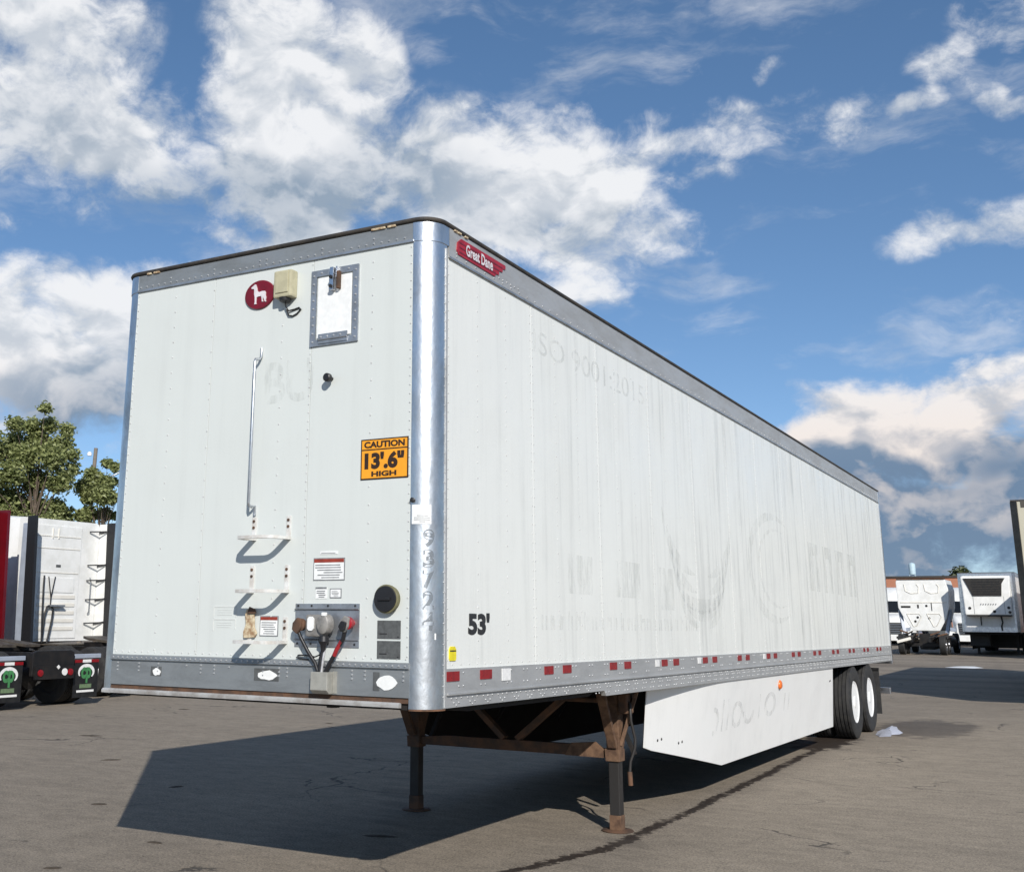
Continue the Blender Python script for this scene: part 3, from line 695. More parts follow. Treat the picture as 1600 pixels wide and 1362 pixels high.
# three fold steps
def step(z_top, z_bot, mat, k):
    st_ = MB()
    for x in (0, .272): st_.box(x-.016, x+.016, -.008, 0, z_bot-.005, z_top)
    o = st_.build('step_bracket', mat, tr, bevel=.002)
    pts = [(.0, -.003, z_bot), (.0, -.10, z_bot-.002), (.004, -.135, z_bot-.002), (.022, -.162, z_bot-.002), (.055, -.172, z_bot-.002), (.217, -.172, z_bot-.002), (.250, -.162, z_bot-.002), (.268, -.135, z_bot-.002), (.272, -.10, z_bot-.002), (.272, -.003, z_bot)]
    vs = []; fs = []
    for i, p in enumerate(pts):
        d = Vector(pts[min(i+1, len(pts)-1)])-Vector(pts[max(i-1, 0)]); d.z = 0; d.normalize(); nn = Vector((d.y, -d.x, 0))
        for a, b_ in ((-.017, -.008), (.017, -.008), (.017, .008), (-.017, .008)): vs.append(Vector(p)+nn*a*1.15+Vector((0, 0, b_*1.2)))
    for i in range(len(pts)-1): fs += [(i*4+j, i*4+(j+1) % 4, i*4+4+(j+1) % 4, i*4+4+j) for j in range(4)]
    fs += [(0, 1, 2, 3), tuple(len(vs)-4+j for j in (3, 2, 1, 0))]
    MB().add(vs, fs).build('step_tread', mat, o, smooth=30)
    for x in (0, .272):
        for zz in (z_top-.025, z_top-.065): MB().lathe([(0, .009), (-.006, .009)], 1, (x, -.008, zz), 8).build('step_bolt', 'rust_steel', o)
step(2.298, 2.162, 'step_paint', 0); step(1.996, 1.838, 'step_paint', 1); step(1.684, 1.536, 'step_paint', 2)
rb = MB().prism([(-.035, 1.555), (.05, 1.56), (.066, 1.585), (.045, 1.62), (.04, 1.70), (.05, 1.722), (.02, 1.738), (-.02, 1.728), (-.03, 1.70), (-.022, 1.64), (-.04, 1.59)], 1, -.022, -.0085).build('rusted_plate', 'step_rust', tr, bevel=.004)
MB().prism([(-.005, 1.70), (.06, 1.705), (.055, 1.73), (.01, 1.745)], 1, -.034, -.022).build('rust_lump', 'rust_steel', rb, bevel=.004)
# stickers
def sticker(x0, x1, z0, z1, head, lines, frame=True, base='sticker_white'):
    s_ = B('sticker', 'sticker_line' if frame else base, tr, x0, x1, -.003, 0, z0, z1)
    e = .006 if frame else 0
    if frame: B('sticker_face', base, s_, x0+e, x1-e, -.0042, -.003, z0+e, z1-e)
    top = z1-e
    if head:
        hh = (z1-z0)*.16; B('sticker_header', head, s_, x0+e, x1-e, -.0052, -.0042, top-hh, top); top -= hh
    if lines:
        dz = (top-z0-e-.012)/lines
        for k in range(lines):
            zz = top-.008-dz*(k+.5); xa = x0+e+.008+(rr.uniform(0, .3)*(x1-x0) if k > 1 else 0)
            B('print_line', 'sticker_line', s_, xa, x1-e-.008-rr.uniform(0, .15)*(x1-x0), -.0050, -.0042, zz-dz*.2, zz+dz*.2)
sticker(.470, .700, 1.900, 2.034, 'sticker_red', 6); sticker(.492, .574, 1.794, 1.862, 'sticker_line', 4, False)
sticker(.596, .680, 1.796, 1.853, None, 4); sticker(.517, .645, 2.056, 2.074, None, 1, False)
sticker(.076, .218, 1.568, 1.690, 'sticker_red', 6)
for z0, z1 in ((1.567, 1.669), (1.455, 1.555)):
    pl = B('dark_placard', 'sticker_dark', tr, .939, 1.096, -.004, 0, z0, z1)
    B('print_line', 'letter_black', pl, .955, 1.005, -.005, -.004, z0+.024, z0+.030); B('print_line', 'letter_black', pl, 1.075, 1.086, -.005, -.004, z0+.008, z0+.014)
for z in (1.745, 1.668):
    B('faded_outline', 'ghost_solid', tr, -.30, -.12, -.0022, 0, z-.004, z+.004); B('faded_outline', 'ghost_solid', tr, -.302, -.297, -.0022, 0, z-.07, z-.004)
    B('faded_outline', 'ghost_solid', tr, -.122, -.117, -.0022, 0, z-.06, z-.004)
    for k in range(3): B('faded_outline', 'ghost_solid', tr, -.27, -.15, -.0020, 0, z-.022-.014*k, z-.019-.014*k)
# torn stickers on the bottom rail
for x0, x1, z0, z1 in ((-.80, -.71, 1.308, 1.366), (.052, .240, 1.306, 1.378), (.918, 1.09, 1.278, 1.380)):
    o = B('torn_sticker', 'sticker_dark', tr, x0, x0+(x1-x0)*(1.0 if x0 < .9 else .25), -.0090, -.006, z0, z1)
    pts = []
    for k in range(14):
        a = 2*math.pi*k/14; pts.append(((x0+x1)/2+.008+math.cos(a)*(x1-x0)*.42*rr.uniform(.8, 1.08), (z0+z1)/2-.004+math.sin(a)*(z1-z0)*.40*rr.uniform(.8, 1.1)))
    MB().prism(pts, 1, -.0108, -.0090).build('torn_paper', 'sticker_white', o)
# connector plate with gladhands and socket box
px0, px1, pz0, pz1 = .348, .813, 1.512, 1.764
cp = MB().box(px0, px1, -.006, 0, pz0, pz1).prism([(-.006, pz1-.026), (-.020, pz1-.032), (-.006, pz1-.040)], 0, px0, px1).prism([(-.006, pz0+.048), (-.016, pz0+.042), (-.006, pz0+.036)], 0, px0, px1).build('connector_plate', 'plate_metal', tr)
rivets([(x, z, -.006) for x in (px0+.02, px0+.12, px0+.24, px1-.03) for z in (pz0+.018, pz1-.013)], .008, 'front').build('plate_bolts', 'letter_black', cp, smooth=60)
sb = MB().box(.47, .60, -.07, -.006, 1.572, 1.70).build('socket_box', 'socket_grey', cp, bevel=.014)
MB().lathe([(0, .046), (-.05, .046), (-.056, .040), (-.06, .0)], 1, (0, 0, 0), 18).xf(lambda x, y, z: (.62+x*.9+y*.25, -.045+y*.85, 1.645+z*1.25)).build('socket_cap', 'socket_grey', sb, smooth=40)
B('socket_lug', 'sticker_white', sb, .605, .630, -.10, -.07, 1.690, 1.712, bevel=.005)
MB().prism([(.492, 1.618), (.504, 1.606), (.526, 1.606), (.538, 1.618), (.538, 1.675), (.526, 1.687), (.504, 1.687), (.492, 1.675)], 1, -.080, -.071).build('white_tag', 'sticker_white', sb)
MB().lathe([(0, .030), (-.03, .034), (-.05, .020), (-.09, .014)], 2, (.59, -.045, 1.575), 14).build('socket_boot', 'hose_black', sb, smooth=40)
def gladhand(x, z, mat, nm):
    g_ = MB().lathe([(0, .020), (-.03, .020), (-.034, .036), (-.060, .038), (-.066, .028)], 1, (x, -.006, z), 16).build('gladhand', mat, cp, smooth=40)
    MB().prism([(x-.045, z-.03), (x-.008, z-.055), (x+.022, z-.02), (x+.026, z+.03), (x-.01, z+.042), (x-.04, z+.01)], 1, -.085, -.060).build('gladhand_body', nm, g_, bevel=.008)
gladhand(.425, 1.640, 'rust_steel', 'rust_steel'); gladhand(.765, 1.652, 'badge_red', 'socket_grey')
gb = MB().prism([(.725, 1.632), (.745, 1.600), (.770, 1.612), (.780, 1.655), (.745, 1.665)], 1, -.10, -.062).build('gladhand_lever', 'hose_black', cp, bevel=.006)
MB().tube([(.415, -.06, 1.60), (.43, -.055, 1.565), (.475, -.045, 1.49), (.53, -.04, 1.42), (.556, -.045, 1.37)], .011, 8).build('air_hose', 'hose_black', tr, smooth=60)
MB().tube([(.59, -.045, 1.50), (.578, -.05, 1.45), (.572, -.05, 1.37)], .013, 8).build('power_cable', 'hose_black', tr, smooth=60)
MB().tube([(.60, -.04, 1.51), (.598, -.055, 1.45), (.588, -.055, 1.37)], .007, 8).build('grey_cable', 'hose_grey', tr, smooth=60)
MB().tube([(.752, -.06, 1.61), (.735, -.055, 1.56), (.712, -.052, 1.525)], .013, 8).build('air_hose', 'hose_black', tr, smooth=60)
MB().tube([(.725, -.054, 1.548), (.69, -.052, 1.50), (.672, -.05, 1.465)], .0135, 8).build('air_hose', 'hose_red', tr, smooth=60)
MB().tube([(.673, -.05, 1.468), (.640, -.05, 1.42), (.610, -.05, 1.37)], .013, 8).build('air_hose', 'hose_black', tr, smooth=60)
MB().tube([(.585, -.045, 1.50), (.56, -.04, 1.468), (.52, -.03, 1.455), (.45, -.02, 1.463), (.385, -.015, 1.462), (.372, -.015, 1.45), (.40, -.012, 1.442), (.46, -.012, 1.438)], .0045, 6).build('loose_wire', 'hose_black', tr, smooth=60)
jb = MB().prism([(-.006, 1.372), (-.070, 1.372), (-.072, 1.270), (-.045, 1.248), (-.006, 1.248)], 0, .520, .640).build('junction_box', 'box_grey', tr, bevel=.004)
B('box_flange', 'box_grey', jb, .641, .668, -.012, -.0065, 1.252, 1.376)
# round document tube on the nose
dt = MB().lathe([(0, .076), (-.022, .076), (-.025, .082), (-.038, .082), (-.042, .075)], 1, (1.015, 0, 1.790), 28).build('document_tube', 'olive', tr, smooth=35)
MB().lathe([(0, .0745), (-.010, .072), (-.012, .0)], 1, (1.015, -.0418, 1.790), 28).build('tube_cap', 'hose_black', dt, smooth=35)
B('cap_grip', 'hose_black', dt, .975, 1.055, -.064, -.0545, 1.780, 1.800, bevel=.004)
# numbers, tag and dents on the corner post
def on_post(d): return lambda u, w: (CX+(RC+.004+d)*math.sin(u/RC), RC-(RC+.004+d)*math.cos(u/RC), w)
for k, ch in enumerate('93724'):
    zc = 2.135-k*.117
    text_part('ghost_digit', ch, 'ghost_dark', tr, .072, .140, zc-.052, zc+.052, on_post(.0016), .04)
def curved(name, mat, s0, s1, z0, z1, d, parent=tr):
    n = 10; pl = on_post(d); vs = [pl(s0+(s1-s0)*k/n, z) for z in (z0, z1) for k in range(n+1)]
    me = bpy.data.meshes.new(name); me.from_pydata(vs, [], [(k, k+1, n+2+k, n+1+k) for k in range(n)]); me.materials.append(MATS[mat])
    return link(name, me, parent)
tg = curved('post_tag', 'sticker_white', .006, .118, 2.216, 2.328, .0025)
for k, (a, b_) in enumerate(((.035, .10), (.02, .11), (.02, .11), (.05, .085))): curved('print_line', 'sticker_line', a, b_, 2.262-k*.0115, 2.266-k*.0115, .0036, tg)
curved('small_label', 'sticker_white', .142, .152, 1.565, 1.60, .0025)
MB().lathe([(0, .015), (-.014, .015), (-.018, .009)], 1, (CX+.012, -.003, 2.355), 12).build('post_bolt', 'letter_black', tr, smooth=40)

# ---- landing gear
LY = 3.68
def zg(y): return TILT*y
for sgn in (1, -1):
    x = sgn*.955; z0 = zg(LY)
    lm, bm_ = ('leg_tube', 'rust_light') if sgn > 0 else ('leg_tube', 'rust_steel')
    leg = MB().box(x-.056, x+.056, LY-.056, LY+.056, .60, 1.16).build('landing_leg', bm_, tr, bevel=.008)
    MB().box(x-.045, x+.045, LY-.045, LY+.045, z0+.12, .605).build('inner_tube', lm, leg, bevel=.008)
    MB().prism([(x-.064, .575), (x+.060, .575), (x+.060, .672), (x-.070, .672)], 1, LY-.064, LY+.064).build('collar', bm_, leg, bevel=.006)
    MB().box(x-.050, x+.050, LY-.048, LY+.048, z0+.012, z0+.125).build('ankle', bm_, leg, bevel=.006)
    MB().lathe([(0, .130), (.005, .132), (.012, .122), (.013, .0)], 2, (x, LY, z0+.001), 20).build('sand_shoe', 'rust_steel', leg, smooth=40)
    # gusset braces fore and aft, and outward
    for dy in (-.36, .34): MB().beam((x+sgn*.01, LY+dy*.20, .69), (x+sgn*.02, LY+dy, 1.165), .035, .075, (1, 0, 0)).build('brace', bm_, leg, bevel=.004)
    MB().prism([(LY-.16, 1.16), (LY+.16, 1.16), (LY+.05, .80), (LY-.05, .80)], 0, x-sgn*.064, x-sgn*.074).build('gusset', 'rust_steel', leg)
    MB().beam((x+sgn*.05, LY, .70), (x+sgn*.20, LY+.04, 1.16), .06, .03).build('brace', bm_, leg, bevel=.004)
    B('mount_plate', 'underside', leg, x-.18, x+.18, LY-.40, LY+.40, 1.140, 1.154)
MB().prism([(-.895, .600), (.885, .600), (.885, .665), (.60, .690), (-.60, .690), (-.895, .665)], 1, LY-.030, LY+.030).build('cross_brace', 'rust_steel', tr, bevel=.004)
MB().prism([(.52, .597), (.872, .597), (.872, .668), (.80, .720), (.58, .700)], 1, LY-.040, LY-.031).build('brace_gusset', 'rust_light', tr)
for s_ in (-1, 1): MB().beam((s_*.06, LY, .695), (s_*.60, LY+.05, 1.15), .05, .075, (0, 1, 0)).build('diagonal_brace', 'rust_steel', tr, bevel=.004)
MB().tube([(-.89, LY+.02, 1.05), (1.0, LY+.02, 1.05)], .022, 10).build('cross_shaft', 'rust_steel', tr, smooth=50)
gbx = MB().box(1.018, 1.10, LY-.08, LY+.09, .955, 1.12).build('gearbox', 'rust_steel', tr, bevel=.015)
ck = MB().tube([(1.08, LY+.02, 1.05), (1.085, LY-.02, 1.055), (1.115, LY-.05, 1.03), (1.115, LY-.04, .90), (1.14, LY-.02, .76), (1.135, LY-.02, .69), (1.10, LY-.04, .58), (1.095, LY-.05, .50)], .0125, 8).build('crank', 'leg_tube', gbx, smooth=60)
MB().tube([(1.095, LY-.05, .505), (1.10, LY-.052, .40)], .020, 10).build('crank_grip', 'rust_steel', gbx, smooth=50)

# ---- aerodynamic side skirts
SK0 = 3.93
def skirt(sgn):
    ys_ = [SK0, 4.15, 4.45, 4.8, 5.2, 5.6, 6.0, 6.6, 8, 9.5, 11.10]
    def inset(y): t = max(0, (5.95-y)/2.15); return .012+.135*t*t*(1.4-.4*t)
    def lean(z): return .12*(1.149-z)/.8
    def zlow(y): return .66+(.345-.66)*(y-SK0)/(6.0-SK0) if y < 6.0 else .345+.010*(y-6.0)/5.3
    vs = []; fs = []; n = len(ys_)
    for off in (0, .008):
        for y in ys_:
            x = sgn*(SX-inset(y)-off); vs += [(x, y, zlow(y)), (x, y, (zlow(y)+1.15)/2), (x, y, 1.149)]
    q = 3*n
    for o_ in (0, q):
        for i in range(n-1):
            for j in range(2): a = o_+i*3+j; fs.append((a, a+3, a+4, a+1))
    for i in range(n-1):
        for j in (0, 2): fs.append((i*3+j, i*3+3+j, q+i*3+3+j, q+i*3+j))
    for i in (0, n-1):
        for j in (0, 1): fs.append((i*3+j, i*3+j+1, q+i*3+j+1, q+i*3+j))
    # the panel leans inwards towards its lower edge
    vs = [(x-sgn*lean(z), y+(.35*(1.149-z)/.8 if y > 10 else .08*(1.149-z)/.5 if y < 4 else 0), z) for x, y, z in vs]
    sk = MB().add(vs, fs).build('side_skirt', 'skirt_white', tr, smooth=20)
    liner = MB().add([(x-sgn*.012, y, z) for x, y, z in vs[:q]], fs[:2*(n-1)]).build('inner_shade_sheet', 'underside', sk)  # near-black sheet inside the white skirt: the shade there is put into its colour
    if sgn > 0:
        am = MB().lathe([(0, .052), (.014, .050), (.028, .036), (.032, 0)], 0, (SX-.012-lean(1.035), 8.11, 1.035), 20).build('marker_light', 'amber', sk, smooth=60)
        def px(y, z=.8): return SX-inset(y)-lean(z)
        for k, (y, w, h, kind) in enumerate(((5.6, .16, .24, 'd'), (5.85, .22, .30, 'x'), (6.4, .22, .24, 'o'), (6.85, .22, .24, 'u'), (7.25, .20, .26, 'l'), (7.75, .26, .24, 'o'), (8.4, .26, .20, 'e'))):
            z0_ = .66+.012*k
            if kind in 'odu':
                n_ = 24; a0, a1 = {'o': (0, 360), 'd': (-95, 95), 'u': (180, 360)}[kind]; o1 = []; i1 = []
                for j in range(n_+1):
                    a = R(a0+(a1-a0)*j/n_)
                    for lst, k1, k2 in ((o1, 1, .55), (i1, .62, .36)):
                        yy, zz = y+w*k1*math.cos(a), z0_+h*k2*math.sin(a)+.12; lst.append((px(yy, zz)+.003, yy, zz))
                MB().add(o1+i1, [(j, j+1, n_+2+j, n_+1+j) for j in range(n_)]).build('ghost_letter', 'ghost_skirt', sk)
            else:
                for dy in ((0,) if kind == 'l' else (0, w*.8)):
                    MB().add([(px(yy, zz)+.003, yy, zz) for yy, zz in ((y+dy, z0_), (y+dy+.05, z0_), (y+dy+.05, z0_+h), (y+dy, z0_+h))], [(0, 1, 2, 3)]).build('ghost_letter', 'ghost_skirt', sk)
        for y, z in ((4.25, .705), (4.33, .71), (4.72, .65), (4.80, .655), (10.95, .98), (11.0, .985)):
            MB().lathe([(0, .013), (.006, .010)], 0, (px(y, z)-.001, y, z), 8).build('skirt_bolt', 'letter_black', sk)
    for y in (4.0, 5.5, 7.2, 9.0, 10.6): MB().beam((sgn*(SX-.16-inset(y)), y, .60), (sgn*.75, y, 1.15), .04, .03).build('skirt_strut', 'underside', sk)
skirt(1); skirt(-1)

# ---- tandem
AY = (12.62, 13.87); RT = .515
def tyre_profile(w, r):
    h = w/2; p = [(-h*.72, r*.56), (-h*.92, r*.62), (-h, r*.78), (-h*.97, r*.92), (-h*.86, r*.985)]
    for gx in (-.55, -.18, .18, .55):
        p += [(h*gx-.010, r), (h*gx-.007, r-.014), (h*gx+.007, r-.014), (h*gx+.010, r)]
    return p+[(h*.86, r*.985), (h*.97, r*.92), (h, r*.78), (h*.92, r*.62), (h*.72, r*.56)]
for sgn in (1, -1):
    for y in AY:
        zc = zg(y)+RT-.004
        for xo in (SX-.145, SX-.145-.335):
            ty = MB().lathe(tyre_profile(.285, RT), 0, (sgn*xo, y, zc), 48).build('tyre', 'rubber', tr, smooth=30)
            if xo > 1.0:
                MB().lathe([(sgn*.112, RT*.575), (sgn*.124, RT*.565), (sgn*.118, RT*.53), (sgn*.075, RT*.50), (sgn*.060, RT*.42), (sgn*.062, RT*.30), (sgn*.07, 0)], 0, (sgn*xo, y, zc), 40).build('rim', 'rim_white', ty, smooth=35)
                MB().lathe([(sgn*.06, .105), (sgn*.10, .100), (sgn*.125, .075), (sgn*.13, 0)], 0, (sgn*xo, y, zc), 20).build('hub', 'rim_white', ty, smooth=35)
                for k in range(10):
                    a = 2*math.pi*k/10; MB().lathe([(sgn*.058, .014), (sgn*.085, .012)], 0, (sgn*xo, y+.142*math.cos(a), zc+.142*math.sin(a)), 6).build('lug_nut', 'socket_grey', ty)
for y in AY: MB().tube([(-.95, y, zg(y)+RT), (.95, y, zg(y)+RT)], .064, 14).build('axle', 'underside', tr, smooth=50)
for sgn in (1, -1):
    B('slider_rail', 'underside', tr, *sorted((sgn*.42, sgn*.52)), 11.2, 15.3, .98, 1.154)
    for y in AY: B('hanger', 'underside', tr, *sorted((sgn*.44, sgn*.54)), y-.62, y-.50, .62, .98)
    B('mud_flap', 'rubber', tr, *sorted((sgn*.66, sgn*1.27)), 14.86, 14.875, .34, 1.02)
    B('flap_hanger', 'black_paint', tr, *sorted((sgn*.50, sgn*1.27)), 14.84, 14.89, 1.02, 1.06)
    B('bumper_post', 'underside', tr, *sorted((sgn*.50, sgn*.60)), LEN-.10, LEN-.02, .70, 1.10)
B('rear_bumper', 'bright_metal', tr, -1.24, 1.24, LEN-.10, LEN, .60, .70, bevel=.005)

# ================================================================== other vehicles
def wheel(parent, x, y, z, r, w, sgn, rim=True, rimmat='bright_metal'):
    ty = MB().lathe(tyre_profile(w, r), 0, (x, y, z), 28).build('tyre', 'rubber', parent, smooth=30)
    if rim:
        MB().lathe([(sgn*w*.38, r*.575), (sgn*w*.42, r*.55), (sgn*w*.2, r*.48), (sgn*w*.22, r*.25), (sgn*w*.5, r*.2), (sgn*w*.52, 0)], 0, (x, y, z), 24).build('rim', rimmat, ty, smooth=35)
def loft(secs):
    """secs: (y, half width, z bottom, z top, corner radius)"""
    mb = MB(); n = 0; rings = []
    for y, w, z0, z1, c in secs:
        ring = [(-w, y, z0+.04), (-w, y, z1-c), (-w+c*.3, y, z1-c*.3), (-w+c, y, z1), (w-c, y, z1), (w-c*.3, y, z1-c*.3), (w, y, z1-c), (w, y, z0+.04), (w-.04, y, z0), (-w+.04, y, z0)]
        rings.append(ring); n = len(ring)
    vs = [v for r_ in rings for v in r_]; fs = []
    for i in range(len(rings)-1):
        for k in range(n): fs.append((i*n+k, i*n+(k+1) % n, (i+1)*n+(k+1) % n, (i+1)*n+k))
    fs += [list(range(n))[::-1], list(range((len(rings)-1)*n, len(rings)*n))]
    return mb.add(vs, fs)

def tractor(label, loc, rz, paint, flaps=True, rear_detail=False, front_detail=False, group=None, cab_y=3.2, fair='fairing_grey'):
    """origin under the rear end of the frame, heading +y"""
    t = thing('truck_tractor', label, 'truck', loc, rz, group)
    for s_ in (-1, 1): B('frame_rail', 'black_paint', t, *sorted((s_*.36, s_*.46)), .08, 8.0, .74, 1.00)
    MB().prism([(-.50, .58), (.50, .58), (.50, .99), (.40, 1.03), (-.40, 1.03), (-.50, .99)], 1, .0, .08).build('frame_end', 'black_paint', t, bevel=.01)
    # fifth wheel: sloping plate with a throat
    MB().prism([(-.46, 1.02), (-.12, 1.02), (-.05, 1.62), (.05, 1.62), (.12, 1.02), (.46, 1.02), (.48, 1.7), (.28, 2.05), (-.28, 2.05), (-.48, 1.7)], 2, 1.115, 1.165).xf(lambda x, y, z: (x, y-.1, z+(y-1.5)*.09)).build('fifth_wheel', 'grease', t)
    B('fifth_wheel_mount', 'black_paint', t, -.44, .44, 1.2, 1.75, 1.00, 1.09)
    for s_ in (-1, 1):
        for y in (.78, 2.08):
            for x in (1.07, .73): wheel(t, s_*x, y, .51, .51, .28, s_, x > 1)
        MB().lathe([(0, .06), (.6, .06)], 0, (-.3, .78, .51), 10)
    for y in (.78, 2.08): MB().tube([(-.7, y, .51), (.7, y, .51)], .075, 10).build('axle', 'black_paint', t, smooth=50)
    MB().lathe([(-.12, .08), (-.08, .2), (.08, .22), (.14, .12)], 1, (0, .70, .51), 16).build('differential', 'black_paint', t, smooth=50)
    if flaps:
        for s_ in (-1, 1):
            xa, xb = sorted((s_*.62, s_*1.24)); xm = (xa+xb)/2
            f = B('mud_flap', 'flap_rubber', t, xa, xb, .115, .127, .14, .84)
            MB().box(xa-.03, xb+.02, .08, .15, .865, .945).build('flap_bar', 'fairing_grey', f, bevel=.01)
            B('reflective_strip', 'red_tape', f, xa, xa+.20, .108, .1145, .785, .84); B('reflective_strip', 'white_tape', f, xa+.20, xb-.20, .108, .1145, .785, .84); B('reflective_strip', 'red_tape', f, xb-.20, xb, .108, .1145, .785, .84)
            # logo: white swoosh round green letters
            n = 20; o_ = []; i_ = []
            for k in range(n+1):
                a = R(-150-250*k/n); tw = .012+.022*math.sin(math.pi*k/n)
                o_.append((xm+(.17+tw)*math.cos(a)*1.1, .112, .60+(.125+tw)*math.sin(a))); i_.append((xm+(.17-tw)*math.cos(a)*1.1, .112, .60+(.125-tw)*math.sin(a)))
            MB().add(o_+i_, [(k, k+1, n+2+k, n+1+k) for k in range(n)]).build('flap_logo_ring', 'white_tape', f)
            text_part('flap_lettering', 'cp', 'green_logo', f, xm-.13, xm+.13, .40, .70, lambda u, w: (u, .1105, w), .045)
            B('flap_print', 'green_text', f, xm-.15, xm+.15, .111, .1145, .31, .385); B('flap_print', 'white_tape', f, xm-.22, xm+.22, .111, .1145, .235, .275)
        lbx = B('tail_light_bar', 'black_paint', t, -.46, .46, -.06, -.001, .52, .75)
        for s_ in (-1, 1): MB().lathe([(0, .062), (-.02, .06), (-.03, 0)], 1, (s_*.36, -.06, .635), 16).build('tail_light', 'red_tape', lbx, smooth=50)
        MB().lathe([(0, .065), (-.012, .065), (-.013, 0)], 1, (.22, -.06, .64), 16).build('round_sticker', 'white_tape', lbx)
        MB().lathe([(0, .04), (-.012, .04), (-.013, 0)], 1, (.06, -.06, .73), 4).build('plate_light', 'white_tape', lbx)
    # cab, sleeper, hood
    c = cab_y
    cab = loft([(c, 1.19, 1.08, 3.86, .10), (c+.9, 1.20, 1.02, 3.93, .16), (c+1.9, 1.19, .98, 3.86, .22), (c+2.6, 1.14, .98, 3.45, .26), (c+2.95, 1.10, .98, 3.02, .22)]).build('cab', paint, t, smooth=35)
    loft([(c+2.95, 1.09, 1.0, 3.0, .2), (c+3.55, 1.02, 1.0, 2.16, .12)]).build('windshield_frame', paint, t, smooth=35)
    MB().add([(-.98, c+3.02, 2.93), (.98, c+3.02, 2.93), (1.0, c+3.56, 2.17), (-1.0, c+3.56, 2.17)], [(0, 1, 2, 3)]).xf(lambda x, y, z: (x, y+.03, z+.02)).build('windshield', 'window_dark', t)
    hood = loft([(c+3.50, 1.02, .85, 2.14, .14), (c+4.3, .98, .80, 2.0, .2), (c+4.9, .86, .72, 1.82, .25), (c+5.15, .66, .62, 1.55, .2)]).build('hood', paint, t, smooth=35)
    for s_ in (-1, 1):
        loft([(c+3.6, .22, .55, 1.22, .12), (c+4.9, .22, .50, 1.18, .14), (c+5.1, .18, .45, .95, .12)]).xf(lambda x, y, z: (x+s_*1.0, y, z)).build('fender', paint, hood, smooth=35)
        MB().prism([(c+3.0, 1.55), (c+3.1, 2.5), (c+2.2, 2.55), (c+2.2, 1.6)], 0, *sorted((s_*1.16, s_*1.205))).build('side_window', 'window_dark', cab)
        wheel(t, s_*1.02, c+4.25, .51, .51, .29, s_)
    if front_detail:
        gr = MB().prism([(-.50, .75), (.50, .75), (.55, 1.50), (-.55, 1.50)], 1, c+5.15, c+5.20).build('grille', 'grille_dark', t)
        for k in range(6): B('grille_bar', 'bright_metal', gr, -.50, .50, c+5.20, c+5.215, .82+k*.115, .85+k*.115)
        B('bumper', paint, t, -1.18, 1.18, c+5.0, c+5.30, .32, .70, bevel=.04)
        for s_ in (-1, 1):
            MB().prism([(.72, .95), (1.05, 1.0), (1.08, 1.22), (.74, 1.16)], 1, c+5.06, c+5.12).xf(lambda x, y, z: (s_*x, y, z)).build('headlight', 'fairing_grey', t)
            mr = MB().beam((s_*1.1, c+3.0, 2.3), (s_*1.42, c+3.15, 2.3), .03, .03).build('mirror_arm', 'black_paint', t)
            B('mirror', 'black_paint', mr, *sorted((s_*1.34, s_*1.50)), c+3.08, c+3.2, 1.85, 2.6, bevel=.03)
    # side extenders with rubber trailing edges
    for s_ in (-1, 1):
        xo = s_*1.225
        MB().prism([(c-.42, 1.10), (c+.02, 1.10), (c+.02, 3.84), (c-.30, 3.84)], 0, *sorted((xo-.018, xo+.018))).build('side_extender', paint, t)
        e = MB().prism([(c-.66, 1.06), (c-.36, 1.06), (c-.26, 3.86), (c-.52, 3.86)], 0, *sorted((xo-.045, xo+.030))).build('extender_edge', 'hose_black' if rear_detail else paint, t)
        if rear_detail:
            B('fairing_strip', fair, t, *sorted((xo+s_*.023, xo+s_*.035)), c-.40, c-.12, 1.06, 3.7)
            for zz in (1.50, 2.05, 2.50, 2.86, 3.66):
                bk = MB().beam((xo-s_*.03, c-.40, zz+.02), (xo-s_*.05, c-.02, zz-.03), .03, .03).build('bracket', 'hose_black', t)
                MB().beam((xo-s_*.05, c-.30, zz+.0), (xo-s_*.38, c-.03, zz-.02), .022, .03).build('bracket_strut', 'hose_black', bk)
        if rear_detail:
            MB().box(*sorted((s_*.40, s_*1.12)), .3, 2.6, .98, 1.02)
    if rear_detail:
        # ribs, grab bars, lines and hoses on the back of the sleeper
        bw = B('back_panel', paint, t, -.98, .62, c-.018, c-.001, 1.14, 3.72, bevel=.006)
        for zz in (1.32, 1.50, 1.68, 1.86, 2.04): B('back_rib', 'truck_cream', bw, -.62, .52, c-.034, c-.019, zz, zz+.085, bevel=.006)
        for zz in (2.62, 3.18, 3.46): B('back_rib', 'truck_cream', bw, -.92, .58, c-.030, c-.019, zz, zz+.022, bevel=.004)
        MB().box(-.60, .46, c-.032, c-.019, 2.18, 2.52).build('access_panel', paint, bw, bevel=.012)
        MB().tube([(-.48, c-.06, 2.56), (-.50, c-.08, 2.3), (-.49, c-.10, 1.6), (-.47, c-.12, 1.05)], .020, 8).build('coiled_hose', 'hose_black', t, smooth=60)
        MB().tube([(-.44, c-.08, 1.05), (-.42, c-.10, 1.7), (-.36, c-.10, 1.86), (-.26, c-.10, 1.88), (-.18, c-.10, 1.80), (-.20, c-.10, 1.55), (-.30, c-.10, 1.05)], .022, 8).build('air_hose', 'hose_black', t, smooth=60)
        for dx in (-.1, .1): MB().tube([(-.24+dx, c-.05, 2.54), (-.24, c-.06, 2.05), (-.24, c-.06, 1.9)], .013, 6).build('hose_line', 'hose_black', t, smooth=60)
        B('deck_step', 'plate_metal', t, -.30, .12, c-.16, c-.02, 1.86, 1.90)
        for dx in (-.10, .08): B('roof_hook', 'truck_cream', bw, -.20+dx, -.18+dx, c-.04, c-.019, 3.42, 3.66)
        B('rear_vent', 'sticker_dark', bw, -.12, .02, c-.026, c-.019, 2.76, 2.82)
